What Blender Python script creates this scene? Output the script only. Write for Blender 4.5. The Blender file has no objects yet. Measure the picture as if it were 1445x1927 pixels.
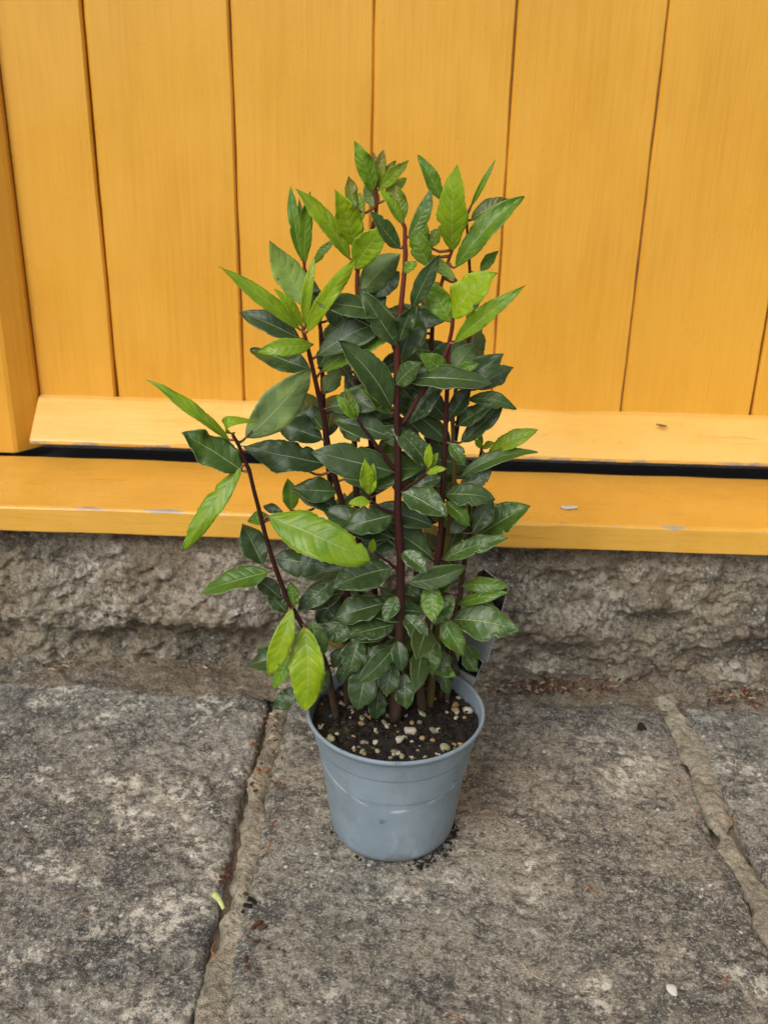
import bpy, bmesh, math, random
import numpy as np
from mathutils import Vector, Matrix

random.seed(7)
rng = np.random.default_rng(11)
scene = bpy.context.scene
col = scene.collection

# ------------------------------------------------------------------ camera
FPX, W, H = 1920.0, 1445.0, 1927.0
TH, PSI, RHO = math.radians(23.9), math.radians(1.6), math.radians(1.2)
F = np.array([-math.sin(PSI)*math.cos(TH), math.cos(PSI)*math.cos(TH), -math.sin(TH)])
R0 = np.array([math.cos(PSI), math.sin(PSI), 0.0])
U0 = np.cross(R0, F)
R = R0*math.cos(RHO) + U0*math.sin(RHO)
U = -R0*math.sin(RHO) + U0*math.cos(RHO)
CAMH = 0.83
def ray(px, py):
    d = F + R*(px-W/2)/FPX - U*(py-H/2)/FPX
    return d
_d = ray(738, 1552)
CAM = -_d*(CAMH/-_d[2]); CAM[2] = CAMH          # the pot's base centre stands at the world origin
def at_y(px, py, y):
    d = ray(px, py); return CAM + d*((y-CAM[1])/d[1])
def at_z(px, py, z=0.0):
    d = ray(px, py); return CAM + d*((z-CAM[2])/d[2])
def proj(p):
    v = np.asarray(p)-CAM; k = v@F
    return W/2+FPX*(v@R)/k, H/2-FPX*(v@U)/k

cam_data = bpy.data.cameras.new('camera')
cam = bpy.data.objects.new('camera', cam_data); col.objects.link(cam)
cam.matrix_world = Matrix(((R[0], U[0], -F[0], CAM[0]), (R[1], U[1], -F[1], CAM[1]), (R[2], U[2], -F[2], CAM[2]), (0, 0, 0, 1)))
cam_data.sensor_fit = 'VERTICAL'; cam_data.sensor_height = 36.0
cam_data.lens = 36.0*FPX/H
cam_data.clip_start = 0.02; cam_data.clip_end = 500
cam_data.dof.use_dof = True
cam_data.dof.focus_distance = 1.03
cam_data.dof.aperture_fstop = 7.5
scene.camera = cam

# ------------------------------------------------------------------ world and sun (overcast)
SUN_EL, SUN_AZ = math.radians(44), math.radians(208)       # azimuth clockwise from +Y
world = bpy.data.worlds.new('World'); scene.world = world; world.use_nodes = True
nt = world.node_tree
for n in list(nt.nodes): nt.nodes.remove(n)
wo = nt.nodes.new('ShaderNodeOutputWorld'); bg = nt.nodes.new('ShaderNodeBackground')
sky = nt.nodes.new('ShaderNodeTexSky'); sky.sky_type = 'NISHITA'; sky.sun_disc = False
sky.sun_elevation = SUN_EL; sky.sun_rotation = SUN_AZ
sky.air_density = 1.0; sky.dust_density = 4.0; sky.ozone_density = 1.0
hs = nt.nodes.new('ShaderNodeHueSaturation'); hs.inputs['Saturation'].default_value = 0.22   # cloud cover: near-white sky
nt.links.new(sky.outputs[0], hs.inputs['Color']); nt.links.new(hs.outputs[0], bg.inputs[0])
bg.inputs[1].default_value = 0.13
nt.links.new(bg.outputs[0], wo.inputs[0])
sun_data = bpy.data.lights.new('sun', 'SUN'); sun_data.energy = 1.5; sun_data.angle = math.radians(38)
sun_data.color = (1.0, 0.965, 0.91)
sun = bpy.data.objects.new('sun', sun_data); col.objects.link(sun)
sd = Vector((math.sin(SUN_AZ)*math.cos(SUN_EL), math.cos(SUN_AZ)*math.cos(SUN_EL), math.sin(SUN_EL)))
sun.rotation_euler = sd.to_track_quat('Z', 'Y').to_euler(); sun.location = (-2, -3, 5)
scene.view_settings.view_transform = 'Standard'
scene.view_settings.look = 'None'
scene.view_settings.exposure = 0.0
scene.view_settings.gamma = 1.0

# ------------------------------------------------------------------ noise
def _h(i, j, k):
    n = (i.astype(np.int64)*374761393 + j.astype(np.int64)*668265263 + k.astype(np.int64)*2147483647) & 0xffffffff
    n = ((n ^ (n >> 13))*1274126177) & 0xffffffff
    return ((n ^ (n >> 16)) & 0xffff)/65535.0
def vnoise(x, y, z):
    i, j, k = np.floor(x), np.floor(y), np.floor(z)
    a, b, c = x-i, y-j, z-k
    a, b, c = (t*t*t*(t*(t*6-15)+10) for t in (a, b, c))
    r = 0
    for di in (0, 1):
        for dj in (0, 1):
            for dk in (0, 1):
                r = r + _h(i+di, j+dj, k+dk)*(a if di else 1-a)*(b if dj else 1-b)*(c if dk else 1-c)
    return r*2-1
def fbm(x, y, z, oct=4, gain=.5):
    s, a, f = 0, 1, 1
    for o in range(oct):
        s = s + a*vnoise(x*f+17.3*o, y*f+5.1*o, z*f+9.7*o); a *= gain; f *= 2.03
    return s

# ------------------------------------------------------------------ helpers
def link(name, mesh, mats, parent=None, smooth=False):
    o = bpy.data.objects.new(name, mesh); col.objects.link(o)
    if not isinstance(mats, (list, tuple)): mats = [mats]
    if len(mesh.materials) == 0:
        for m in mats: mesh.materials.append(m)
    if parent is not None: o.parent = parent
    if smooth: mesh.polygons.foreach_set('use_smooth', [True]*len(mesh.polygons))
    return o
def pymesh(name, verts, faces):
    me = bpy.data.meshes.new(name); me.from_pydata([tuple(map(float, v)) for v in verts], [], faces); me.update(); return me
def grid_mesh(name, P):
    """P: (n,m,3) array"""
    n, m, _ = P.shape
    idx = np.arange(n*m).reshape(n, m)
    q = np.stack([idx[:-1, :-1], idx[1:, :-1], idx[1:, 1:], idx[:-1, 1:]], -1).reshape(-1, 4)
    me = bpy.data.meshes.new(name)
    me.vertices.add(n*m); me.vertices.foreach_set('co', P.reshape(-1).astype(np.float32))
    me.loops.add(q.size); me.loops.foreach_set('vertex_index', q.reshape(-1).astype(np.int32))
    me.polygons.add(len(q)); me.polygons.foreach_set('loop_start', np.arange(0, q.size, 4, dtype=np.int32))
    me.polygons.foreach_set('loop_total', np.full(len(q), 4, dtype=np.int32))
    me.update(calc_edges=True); me.validate(); return me
def tag(o, label, cat, group=None, kind=None):
    if label: o['label'] = label
    if cat: o['category'] = cat
    if group: o['group'] = group
    if kind: o['kind'] = kind
    return o
def empty(name, loc=(0, 0, 0)):
    o = bpy.data.objects.new(name, None); o.location = loc; o.empty_display_size = .05; col.objects.link(o); return o
def structure(o): o['kind'] = 'structure'; return o
def tube_data(pts, rads, n=8, cap=True):
    pts = [np.asarray(p, float) for p in pts]; V = []; Fc = []
    ref = np.array([0.3, 0.9, 0.2])
    for i, p in enumerate(pts):
        t = pts[min(i+1, len(pts)-1)]-pts[max(i-1, 0)]; t = t/(np.linalg.norm(t)+1e-9)
        a = np.cross(t, ref); a /= np.linalg.norm(a)+1e-9; b = np.cross(t, a)
        for k in range(n):
            an = 2*math.pi*k/n; V.append(p+(a*math.cos(an)+b*math.sin(an))*rads[i])
    for i in range(len(pts)-1):
        for k in range(n):
            Fc.append((i*n+k, i*n+(k+1) % n, (i+1)*n+(k+1) % n, (i+1)*n+k))
    if cap:
        Fc.append(tuple(range(n-1, -1, -1))); Fc.append(tuple((len(pts)-1)*n+k for k in range(n)))
    return V, Fc
def smooth_path(pts, n):
    """Catmull-Rom resample"""
    P = [np.asarray(p, float) for p in pts]; P = [2*P[0]-P[1]]+P+[2*P[-1]-P[-2]]; out = []
    segs = len(P)-3
    for s in np.linspace(0, segs-1e-6, n):
        i = int(s); t = s-i; p0, p1, p2, p3 = P[i:i+4]
        out.append(.5*((2*p1)+(p2-p0)*t+(2*p0-5*p1+4*p2-p3)*t*t+(3*p1-p0-3*p2+p3)*t**3))
    return out

# ------------------------------------------------------------------ node helper
class NT:
    def __init__(s, name):
        s.m = bpy.data.materials.new(name); s.m.use_nodes = True; s.t = s.m.node_tree
        s.b = s.t.nodes['Principled BSDF']; s.out = s.t.nodes['Material Output']
    def n(s, typ, **kw):
        nd = s.t.nodes.new('ShaderNode'+typ)
        for k, v in kw.items(): setattr(nd, k, v)
        return nd
    def l(s, a, b): s.t.links.new(a, b)
    def val(s, sock, v):
        if hasattr(v, 'is_linked') or hasattr(v, 'links'): s.l(v, sock)
        else: sock.default_value = v
    def math(s, op, a, b=None, c=None, clamp=False):
        nd = s.n('Math', operation=op); nd.use_clamp = clamp; s.val(nd.inputs[0], a)
        if b is not None: s.val(nd.inputs[1], b)
        if c is not None: s.val(nd.inputs[2], c)
        return nd.outputs[0]
    def noise(s, vec, scale, detail=3, rough=.55, dist=0.0):
        nd = s.n('TexNoise'); nd.inputs['Scale'].default_value = scale; nd.inputs['Detail'].default_value = detail
        nd.inputs['Roughness'].default_value = rough; nd.inputs['Distortion'].default_value = dist
        s.l(vec, nd.inputs['Vector']); return nd.outputs['Fac']
    def vor(s, vec, scale, feature='F1'):
        nd = s.n('TexVoronoi', feature=feature); nd.inputs['Scale'].default_value = scale; s.l(vec, nd.inputs['Vector']); return nd.outputs['Distance']
    def ramp(s, fac, lo, hi, a=0.0, b=1.0):
        nd = s.n('MapRange'); nd.interpolation_type = 'SMOOTHSTEP'; s.val(nd.inputs['Value'], fac)
        for k, v in zip(('From Min', 'From Max', 'To Min', 'To Max'), (lo, hi, a, b)): nd.inputs[k].default_value = v
        return nd.outputs['Result']
    def mix(s, fac, a, b, blend='MIX'):
        nd = s.n('Mix', data_type='RGBA', blend_type=blend); s.val(nd.inputs[0], fac)
        for sock, v in ((nd.inputs[6], a), (nd.inputs[7], b)):
            if isinstance(v, tuple): sock.default_value = (*v, 1)
            else: s.l(v, sock)
        return nd.outputs[2]
    def coord(s, which='Object', scale=None):
        tc = s.n('TexCoord').outputs[which]
        if scale is None: return tc
        mp = s.n('Mapping'); mp.inputs['Scale'].default_value = scale; s.l(tc, mp.inputs['Vector']); return mp.outputs[0]
    def bump(s, h, dist, strength=1.0, normal=None):
        nd = s.n('Bump'); nd.inputs['Distance'].default_value = dist; nd.inputs['Strength'].default_value = strength
        s.l(h, nd.inputs['Height'])
        if normal is not None: s.l(normal, nd.inputs['Normal'])
        return nd.outputs[0]
    def set(s, color=None, rough=None, normal=None, spec=None, **kw):
        for nm, v in (('Base Color', color), ('Roughness', rough), ('Normal', normal), ('Specular IOR Level', spec)):
            if v is None: continue
            if isinstance(v, tuple): s.b.inputs[nm].default_value = (*v, 1)
            else: s.val(s.b.inputs[nm], v)
        return s.m

# ------------------------------------------------------------------ materials
def painted_wood(name, horizontal, arris=None, pale_mix=0.0):
    m = NT(name)
    st = (3.0, 60, 60) if horizontal else (60, 60, 2.0)
    g = m.coord('Object', st); o = m.coord('Object')
    oi = m.n('ObjectInfo'); ad = m.n('VectorMath', operation='ADD'); m.l(g, ad.inputs[0])
    cb = m.n('CombineXYZ'); r10 = m.math('MULTIPLY', oi.outputs['Random'], 37.0)
    for k in range(3): m.l(r10, cb.inputs[k])
    m.l(cb.outputs[0], ad.inputs[1]); g = ad.outputs[0]
    grain = m.noise(g, 3.0, 4, .6, .4)
    fine = m.noise(g, 9.0, 3, .6)
    blot = m.noise(m.coord('Object', (1.6, 1, 1) if horizontal else (1, 1, .45)), 7.0, 4, .62)
    stip = m.noise(o, 420, 2, .6)
    streak = m.ramp(grain, .57, .68)
    c = m.mix(m.ramp(blot, .3, .7), (.66, .325, .030), (.75, .388, .044))
    c = m.mix(m.math('MULTIPLY', m.ramp(grain, .35, .65), .35), c, (.80, .440, .062))
    if pale_mix: c = m.mix(m.ramp(m.noise(m.coord('Object', (1, 3, 3)), 6, 4, .6), .3, .7, pale_mix*.6, pale_mix*1.3), c, (.86, .62, .22))   # paler yellow mixed unevenly into the base colour
    sk = .55 if horizontal else .22
    gate = m.ramp(m.noise(o, 4.5, 3), .44, .60)
    c = m.mix(m.math('MULTIPLY', m.math('MULTIPLY', streak, gate), sk), c, (.50, .23, .02))
    spots = m.ramp(m.vor(o, 26), .012, .03, 1, 0)
    c = m.mix(m.math('MULTIPLY', spots, .55), c, (.22, .09, .012))
    if arris is not None:            # chipped paint baring grey wood along the front arris
        sp = m.n('SeparateXYZ'); m.l(o, sp.inputs[0])
        dy = m.math('ABSOLUTE', m.math('SUBTRACT', sp.outputs[1], arris[0])); dz = m.math('ABSOLUTE', m.math('SUBTRACT', sp.outputs[2], arris[1]))
        near = m.ramp(m.math('ADD', dy, dz), .002, .009, 1, 0)
        chn = m.noise(m.coord('Object', (1, 2.5, 2.5)), 20, 5, .7)
        ch = m.ramp(m.math('ADD', chn, m.math('MULTIPLY', near, .22)), .74, .78)
        c = m.mix(ch, c, m.mix(m.noise(o, 90, 3), (.24, .19, .14), (.52, .46, .38)))
        dirt = m.ramp(m.noise(m.coord('Object', (1, 4, 4)), 30, 4, .7), .60, .75, 0, .35)
        c = m.mix(dirt, c, (.30, .16, .03))
    h = m.math('ADD', m.math('MULTIPLY', grain, .7), m.math('ADD', m.math('MULTIPLY', fine, .35), m.math('MULTIPLY', stip, .22)))
    nrm = m.bump(h, .0011, .6)
    rg = m.ramp(m.noise(o, 7, 4, .6), .3, .7, .24, .44)
    return m.set(c, rg, nrm, .5)
M_PLANK = painted_wood('ochre_paint_upright_grain', False)
M_RAIL = painted_wood('ochre_paint_level_grain', True)

def dark_mat(name, colr, rough=.9):
    m = NT(name); o = m.coord('Object'); n_ = m.noise(o, 60, 4)
    return m.set(m.mix(n_, tuple(x*.5 for x in colr), tuple(min(1, x*1.5) for x in colr)), rough, m.bump(n_, .002, .5))
M_DARK = dark_mat('dark_joint_and_gap_shade', (.006, .0045, .0035))  # near-black for deep joints; also paints the shade in the under-door gap
M_BAREWOOD = dark_mat('weathered_bare_wood', (.20, .11, .045))
M_HOUSE = dark_mat('house_stone', (.22, .19, .15))

def stone(name, warm, lich, seed, wall=False):
    m = NT(name); o = m.coord('Object')
    ad = m.n('VectorMath', operation='ADD'); m.l(o, ad.inputs[0]); ad.inputs[1].default_value = (seed*3.7, seed*1.9, seed*.7); v = ad.outputs[0]
    big = m.noise(v, 5.5, 5, .6); mid = m.noise(v, 22, 5, .65); sm = m.noise(v, 90, 4, .7); tiny = m.noise(v, 300, 5, .8)
    c = m.mix(m.ramp(big, .36, .64), (.112*warm[0], .109*warm[1], .102*warm[2]), (.300*warm[0], .281*warm[1], .238*warm[2]))
    c = m.mix(m.ramp(mid, .42, .62, 0, .65), c, (.31*warm[0], .286*warm[1], .235*warm[2]))
    c = m.mix(m.ramp(m.noise(v, 13, 6, .7, .8), .50, .62, 0, .72), c, (.070, .067, .063))
    c = m.mix(m.ramp(sm, .52, .62, 0, .55), c, (.46, .425, .35))
    c = m.mix(m.ramp(sm, .48, .38, 0, .7), c, (.055, .050, .044))
    c = m.mix(m.ramp(tiny, .54, .61, 0, .75), c, (.62, .59, .52))
    c = m.mix(m.ramp(tiny, .46, .38, 0, .75), c, (.045, .040, .034))
    patch = m.math('MULTIPLY', m.ramp(m.noise(v, 8.5, 5, .65), .545-lich, .62-lich), m.ramp(m.noise(v, 85, 6, .8), .48, .55))
    c = m.mix(m.math('MULTIPLY', patch, .85), c, (.70, .65, .55))
    flecks = m.math('MULTIPLY', m.ramp(m.vor(v, 75), .10, .22, 1, 0), m.ramp(m.noise(v, 14, 3), .50, .60))
    c = m.mix(m.math('MULTIPLY', flecks, .8), c, (.74, .72, .68))
    if wall:
        brown = m.ramp(m.noise(v, 6, 4, .6), .42, .62)
        c = m.mix(m.math('MULTIPLY', brown, .45), c, (.26, .18, .105))
    h = m.math('ADD', m.math('MULTIPLY', mid, .9), m.math('ADD', m.math('MULTIPLY', sm, .75), m.math('MULTIPLY', tiny, .35)))
    return m.set(c, .88, m.bump(h, .013 if wall else .006, 1.0), .3)
M_SLAB_A = stone('flagstone_grey_lichen', (1, 1, 1.02), .03, 1)
M_SLAB_B = stone('flagstone_grey_brown', (1.04, 1, .95), -.02, 2)
M_SLAB_C = stone('flagstone_dark', (1, 1, 1), -.02, 3)
M_PLINTH = stone('rough_plinth_stone', (1.35, 1.22, 1.02), .02, 4, True)
M_FOOT = stone('wall_foot_mortar', (1.15, 1.02, .85), -.06, 6, True)
def mortar_mat():
    m = NT('sandy_mortar'); v = m.coord('Object')
    a = m.noise(v, 18, 4, .6); b = m.noise(v, 160, 4, .7); d = m.noise(v, 480, 2, .7)
    c = m.mix(m.ramp(a, .3, .7), (.27, .235, .175), (.47, .41, .31))
    c = m.mix(m.ramp(b, .5, .68, 0, .5), c, (.58, .52, .41)); c = m.mix(m.ramp(b, .47, .36, 0, .6), c, (.09, .075, .055))
    c = m.mix(m.ramp(m.noise(v, 14, 5, .65), .50, .64, 0, .5), c, (.15, .14, .12))
    return m.set(c, .92, m.bump(m.math('ADD', b, m.math('MULTIPLY', d, .6)), .0045, .9), .2)
M_MORTAR = mortar_mat()
def dirt_mat():
    m = NT('joint_dirt'); v = m.coord('Object'); a = m.noise(v, 40, 5, .65); b = m.noise(v, 260, 3, .7)
    c = m.mix(m.ramp(a, .35, .65), (.055, .043, .032), (.21, .165, .115)); c = m.mix(m.ramp(b, .55, .7, 0, .5), c, (.30, .25, .19))
    return m.set(c, .95, m.bump(m.math('ADD', a, b), .004, .8), .2)
M_DIRT = dirt_mat()
def pot_mat():
    m = NT('blue_grey_plastic'); o = m.coord('Object'); sx = m.n('SeparateXYZ'); m.l(o, sx.inputs[0])
    big = m.noise(o, 16, 4, .6); sm = m.noise(o, 120, 4, .65)
    c = m.mix(m.ramp(big, .35, .65), (.200, .258, .305), (.240, .305, .352))
    c = m.mix(m.ramp(m.noise(m.coord('Object', (1, 1, .35)), 40, 4, .7), .55, .75, 0, .35), c, (.40, .47, .52))
    # dried tide line that wanders round the body
    ang = m.n('Math', operation='ARCTAN2'); m.l(sx.outputs[1], ang.inputs[0]); m.l(sx.outputs[0], ang.inputs[1])
    zl = m.math('ADD', m.math('MULTIPLY', m.math('SINE', m.math('MULTIPLY', m.math('ADD', ang.outputs[0], 2.75), 1.25)), -.030), .118)
    zl = m.math('ADD', zl, m.math('MULTIPLY', m.math('SUBTRACT', m.noise(o, 30, 3), .5), .012))
    dl = m.math('ABSOLUTE', m.math('SUBTRACT', sx.outputs[2], zl))
    line = m.math('MULTIPLY', m.ramp(dl, .0004, .0024, 1, 0), m.ramp(m.noise(o, 34, 3), .40, .58))
    c = m.mix(m.math('MULTIPLY', line, .6), c, (.60, .66, .70))
    low = m.math('MULTIPLY', m.ramp(sx.outputs[2], .002, .030, 1, 0), m.ramp(m.noise(o, 45, 4, .7), .45, .6))
    c = m.mix(m.math('MULTIPLY', low, .75), c, (.11, .10, .085))
    c = m.mix(m.math('MULTIPLY', m.ramp(m.noise(m.coord('Object', (1, 1, .5)), 24, 5, .7), .52, .70), .40), c, (.17, .175, .165))
    sc = m.math('MULTIPLY', m.ramp(m.noise(o, 52, 4, .75), .62, .70), .55)
    c = m.mix(sc, c, (.08, .08, .08))
    rg = m.ramp(sm, .3, .7, .42, .58)
    return m.set(c, rg, m.bump(sm, .0006, .3), .45)
M_POT = pot_mat()
def compost_mat():
    m = NT('dark_compost'); v = m.coord('Object'); a = m.noise(v, 90, 5, .7); g = m.noise(v, 25, 3)
    c = m.mix(m.ramp(a, .35, .7), (.005, .004, .003), (.030, .020, .013))
    c = m.mix(m.math('MULTIPLY', m.ramp(g, .55, .66), m.ramp(a, .5, .62)), c, (.07, .075, .022))
    return m.set(c, .85, m.bump(a, .004, .9), .35)
M_COMPOST = compost_mat()
def speck(name, a, b, scale=220, rough=.8):
    m = NT(name); v = m.coord('Object'); n_ = m.noise(v, scale, 4, .65)
    return m.set(m.mix(m.ramp(n_, .35, .65), a, b), rough, m.bump(n_, .0012, .7), .3)
M_GRIT = [speck('pale_grit', (.42, .36, .25), (.68, .62, .50)), speck('tan_grit', (.26, .16, .07), (.48, .34, .18)),
          speck('mossy_grit', (.20, .22, .07), (.50, .48, .33)), speck('grey_grit', (.14, .12, .09), (.34, .29, .22))]
M_WHITE = speck('white_pebble_stone', (.60, .57, .50), (.82, .80, .74))
M_BLUE = speck('blue_fertiliser', (.03, .12, .28), (.06, .2, .4))
M_CRUMB = speck('red_brown_crumb', (.06, .022, .012), (.16, .07, .04))
M_BLACK = speck('dark_earth', (.010, .008, .006), (.035, .026, .02))
M_NEEDLE = speck('dry_orange_needle', (.25, .09, .03), (.45, .2, .08))
M_STRAW = speck('pale_straw', (.38, .29, .17), (.55, .45, .28))
M_GREENBIT = speck('cut_green_stem', (.42, .50, .16), (.60, .64, .30))
M_PETAL = speck('pink_petal_flesh', (.65, .30, .42), (.8, .48, .6))

def stem_mat():
    m = NT('red_brown_bark'); v = m.coord('Object'); ge = m.n('NewGeometry'); sx = m.n('SeparateXYZ'); m.l(ge.outputs['Position'], sx.inputs[0])
    n_ = m.noise(m.coord('Object', (1, 1, .25)), 160, 4, .65); at = m.n('Attribute', attribute_type='OBJECT', attribute_name='tone')
    hi = m.ramp(sx.outputs[2], .20, .36)
    young = m.mix(n_, (.022, .007, .007), (.060, .016, .013))
    old = m.mix(n_, (.040, .024, .016), (.12, .078, .050))
    c = m.mix(hi, old, young)
    top = m.ramp(sx.outputs[2], .50, .66)
    c = m.mix(m.math('MULTIPLY', top, .7), c, (.19, .034, .018))
    c = m.mix(at.outputs['Fac'], c, m.mix(n_, (.10, .075, .012), (.17, .16, .025)))
    return m.set(c, .55, m.bump(n_, .0012, .6), .25)
M_STEM = stem_mat()

def leaf_mat(name, under):
    m = NT(name)
    uv = m.n('UVMap', uv_map='leaf'); sx = m.n('SeparateXYZ'); m.l(uv.outputs[0], sx.inputs[0])
    u = sx.outputs[0]; vv = m.math('MULTIPLY', m.math('SUBTRACT', sx.outputs[1], .5), 2.0); w = m.math('ABSOLUTE', vv)
    age = m.n('Attribute', attribute_type='OBJECT', attribute_name='age').outputs['Fac']
    red = m.n('Attribute', attribute_type='OBJECT', attribute_name='red').outputs['Fac']
    dust = m.n('Attribute', attribute_type='OBJECT', attribute_name='dust').outputs['Fac']
    rnd = m.n('ObjectInfo').outputs['Random']; ob = m.coord('Object')
    blot = m.noise(ob, 55, 4, .6)
    cr = m.n('ValToRGB'); m.l(m.math('ADD', age, m.math('MULTIPLY', m.math('SUBTRACT', rnd, .5), .10)), cr.inputs[0])
    e = cr.color_ramp.elements
    if under:
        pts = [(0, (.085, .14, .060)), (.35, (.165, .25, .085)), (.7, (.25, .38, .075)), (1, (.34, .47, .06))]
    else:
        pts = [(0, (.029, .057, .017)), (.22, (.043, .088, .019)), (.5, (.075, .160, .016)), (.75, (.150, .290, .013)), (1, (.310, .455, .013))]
    e[0].position, e[0].color = pts[0][0], (*pts[0][1], 1); e[1].position, e[1].color = pts[-1][0], (*pts[-1][1], 1)
    for p, c_ in pts[1:-1]:
        k = e.new(p); k.color = (*c_, 1)
    c = cr.outputs[0]
    c = m.mix(m.math('MULTIPLY', m.ramp(blot, .4, .65), .7), c, m.mix(1.0, c, (1.45, 1.25, .9), 'MULTIPLY'))
    c = m.mix(m.math('MULTIPLY', m.ramp(m.noise(ob, 22, 3), .45, .65), .5), c, m.mix(1.0, c, (.70, .80, .9), 'MULTIPLY'))
    # red flush of the newest leaves, strongest towards the tip
    c = m.mix(m.math('MULTIPLY', red, m.ramp(u, .15, .95, .25, .8)), c, (.22, .062, .012))
    # midrib, side veins, margin
    mid = m.ramp(m.math('DIVIDE', w, m.math('SUBTRACT', 1.15, u)), .018, .06, 1, 0)
    ph = m.math('FRACT', m.math('SUBTRACT', m.math('MULTIPLY', u, 7.5), m.math('MULTIPLY', m.math('POWER', w, 1.3), 1.35)))
    dv = m.math('ABSOLUTE', m.math('SUBTRACT', ph, .5))
    vein = m.math('MULTIPLY', m.math('MULTIPLY', m.ramp(dv, .012, .05, 1, 0), m.ramp(m.noise(ob, 90, 2), .40, .62)), m.ramp(w, .6, .95, 1, 0))
    veinc = m.mix(age, (.21, .29, .13), (.48, .54, .16))
    c = m.mix(m.math('MULTIPLY', mid, .95), c, veinc)
    c = m.mix(m.math('MULTIPLY', vein, (.26 if not under else .34)), c, veinc)
    edge = m.ramp(w, .945, .985)
    c = m.mix(m.math('MULTIPLY', edge, .75), c, m.mix(age, (.22, .28, .13), (.50, .58, .12)))
    bl = m.math('MULTIPLY', m.ramp(m.noise(ob, 130, 3, .6), .67, .71), m.ramp(w, .35, .9, .25, 1.0))
    c = m.mix(m.math('MULTIPLY', bl, .8), c, (.085, .050, .016))
    # dried water marks
    sp = m.math('MULTIPLY', m.ramp(m.noise(ob, 260, 4, .75), .52, .64), m.ramp(m.noise(ob, 50, 3), .40, .56))
    c = m.mix(m.math('MULTIPLY', m.math('MULTIPLY', sp, dust), .75), c, (.42, .46, .42))
    hgt = m.math('SUBTRACT', m.math('MULTIPLY', m.math('MULTIPLY', m.ramp(dv, .0, .30), m.ramp(w, .8, 1.0, .45, 0)), m.ramp(age, 0, .6, .35, 1)), m.math('MULTIPLY', mid, .5))
    hgt = m.math('ADD', hgt, m.math('MULTIPLY', blot, .9))
    nrm = m.bump(hgt, .0016, .4)
    m.set(c, m.ramp(age, 0, 1, .40, .34) if not under else .6, nrm, .5 if not under else .3)
    tr = m.n('BsdfTranslucent'); m.l(m.mix(1.0, c, (1.5, 1.45, .6), 'MULTIPLY'), tr.inputs[0]); m.l(nrm, tr.inputs['Normal'])
    mx = m.n('MixShader'); m.l(m.ramp(age, .15, 1, .06, .34), mx.inputs[0]); m.l(m.b.outputs[0], mx.inputs[1]); m.l(tr.outputs[0], mx.inputs[2])
    m.l(mx.outputs[0], m.out.inputs['Surface']); return m.m
M_LEAF, M_UNDER = leaf_mat('leaf_upper_side', False), leaf_mat('leaf_under_side', True)
def petiole_mat():
    m = NT('leaf_stalk'); age = m.n('Attribute', attribute_type='OBJECT', attribute_name='age').outputs['Fac']
    return m.set(m.mix(age, (.07, .05, .025), (.20, .075, .03)), .5)
M_PETIOLE = petiole_mat()

# ------------------------------------------------------------------ ground and paving
ground = structure(link('ground', pymesh('ground', [(-120, -120, -.06), (120, -120, -.06), (120, 120, -.06), (-120, 120, -.06)], [(0, 1, 2, 3)]), M_DIRT))
pavement = structure(link('pavement', grid_mesh('pavement', np.stack([*np.meshgrid(np.linspace(-1.7, 1.7, 60), np.linspace(-1.9, .62, 60), indexing='ij'), np.zeros((60, 60))-.017], -1)), M_DIRT))

YW = .325                                   # foot of the plinth
def slab(corners, mat, seed, step, rough=.0034, zoff=0.0, wob=.006, bumps=()):
    """corners: near-left, near-right, far-right, far-left in ground xy"""
    c = np.array(corners, float)
    n = max(8, int(np.linalg.norm(c[1]-c[0])/step)); m = max(8, int(np.linalg.norm(c[3]-c[0])/step))
    s, t = np.meshgrid(np.linspace(0, 1, n), np.linspace(0, 1, m), indexing='ij')
    P = ((1-s)*(1-t))[..., None]*c[0]+(s*(1-t))[..., None]*c[1]+(s*t)[..., None]*c[2]+((1-s)*t)[..., None]*c[3]
    x, y = P[..., 0], P[..., 1]; z0 = np.full_like(x, seed*3.1)
    wx = fbm(x*14, y*14, z0, 3)*wob; wy = fbm(x*14+40, y*14, z0, 3)*wob
    ln, lm = np.linalg.norm(c[1]-c[0]), np.linalg.norm(c[3]-c[0])
    d = np.minimum(np.minimum(s, 1-s)*ln, np.minimum(t, 1-t)*lm)
    z = fbm(x*9, y*9, z0, 3)*rough*.9 + fbm(x*42, y*42, z0+5, 4, .6)*rough*.55 + fbm(x*170, y*170, z0+9, 3, .6)*rough*.16
    pits = np.clip(fbm(x*60, y*60, z0+31, 3)-.45, 0, 1); z -= pits*rough*1.5
    for bx, by, br, ba in bumps: z += ba*np.exp(-((x-bx)**2+(y-by)**2)/br**2)
    rd = .020; z -= .0065*np.clip(1-d/rd, 0, 1)**2
    z = np.where(d < 1e-6, -.03, z)+zoff
    return grid_mesh('paving_stone', np.stack([x+wx*np.clip(d/.002, .0, 1), y+wy*np.clip(d/.002, 0, 1), z], -1))
g = lambda px, py: at_z(px, py)[:2]
jl_far, jl_near = g(522, 1325), g(378, 1960)
jr_far, jr_near = g(1272, 1345), g(1480, 1790)
def ext(a, b, y):                          # along the line a->b to world y
    t = (y-a[1])/(b[1]-a[1]); return a+(b-a)*t
YF, YN = .272, -.52
LF, LN, RF, RN = ext(jl_far, jl_near, YF), ext(jl_far, jl_near, YN), ext(jr_far, jr_near, YF), ext(jr_far, jr_near, YN)
hw = .013
slabs = []
slabs.append(([(-1.0, YN), (LN[0]-hw, YN), (LF[0]-hw, YF-.004), (-.98, YF+.012)], M_SLAB_A, 1, .0032))
slabs.append(([(LN[0]+hw, YN), (RN[0]-hw*1.1, YN), (RF[0]-hw*1.1, YF), (LF[0]+hw, YF-.006)], M_SLAB_B, 2, .0032))
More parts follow.
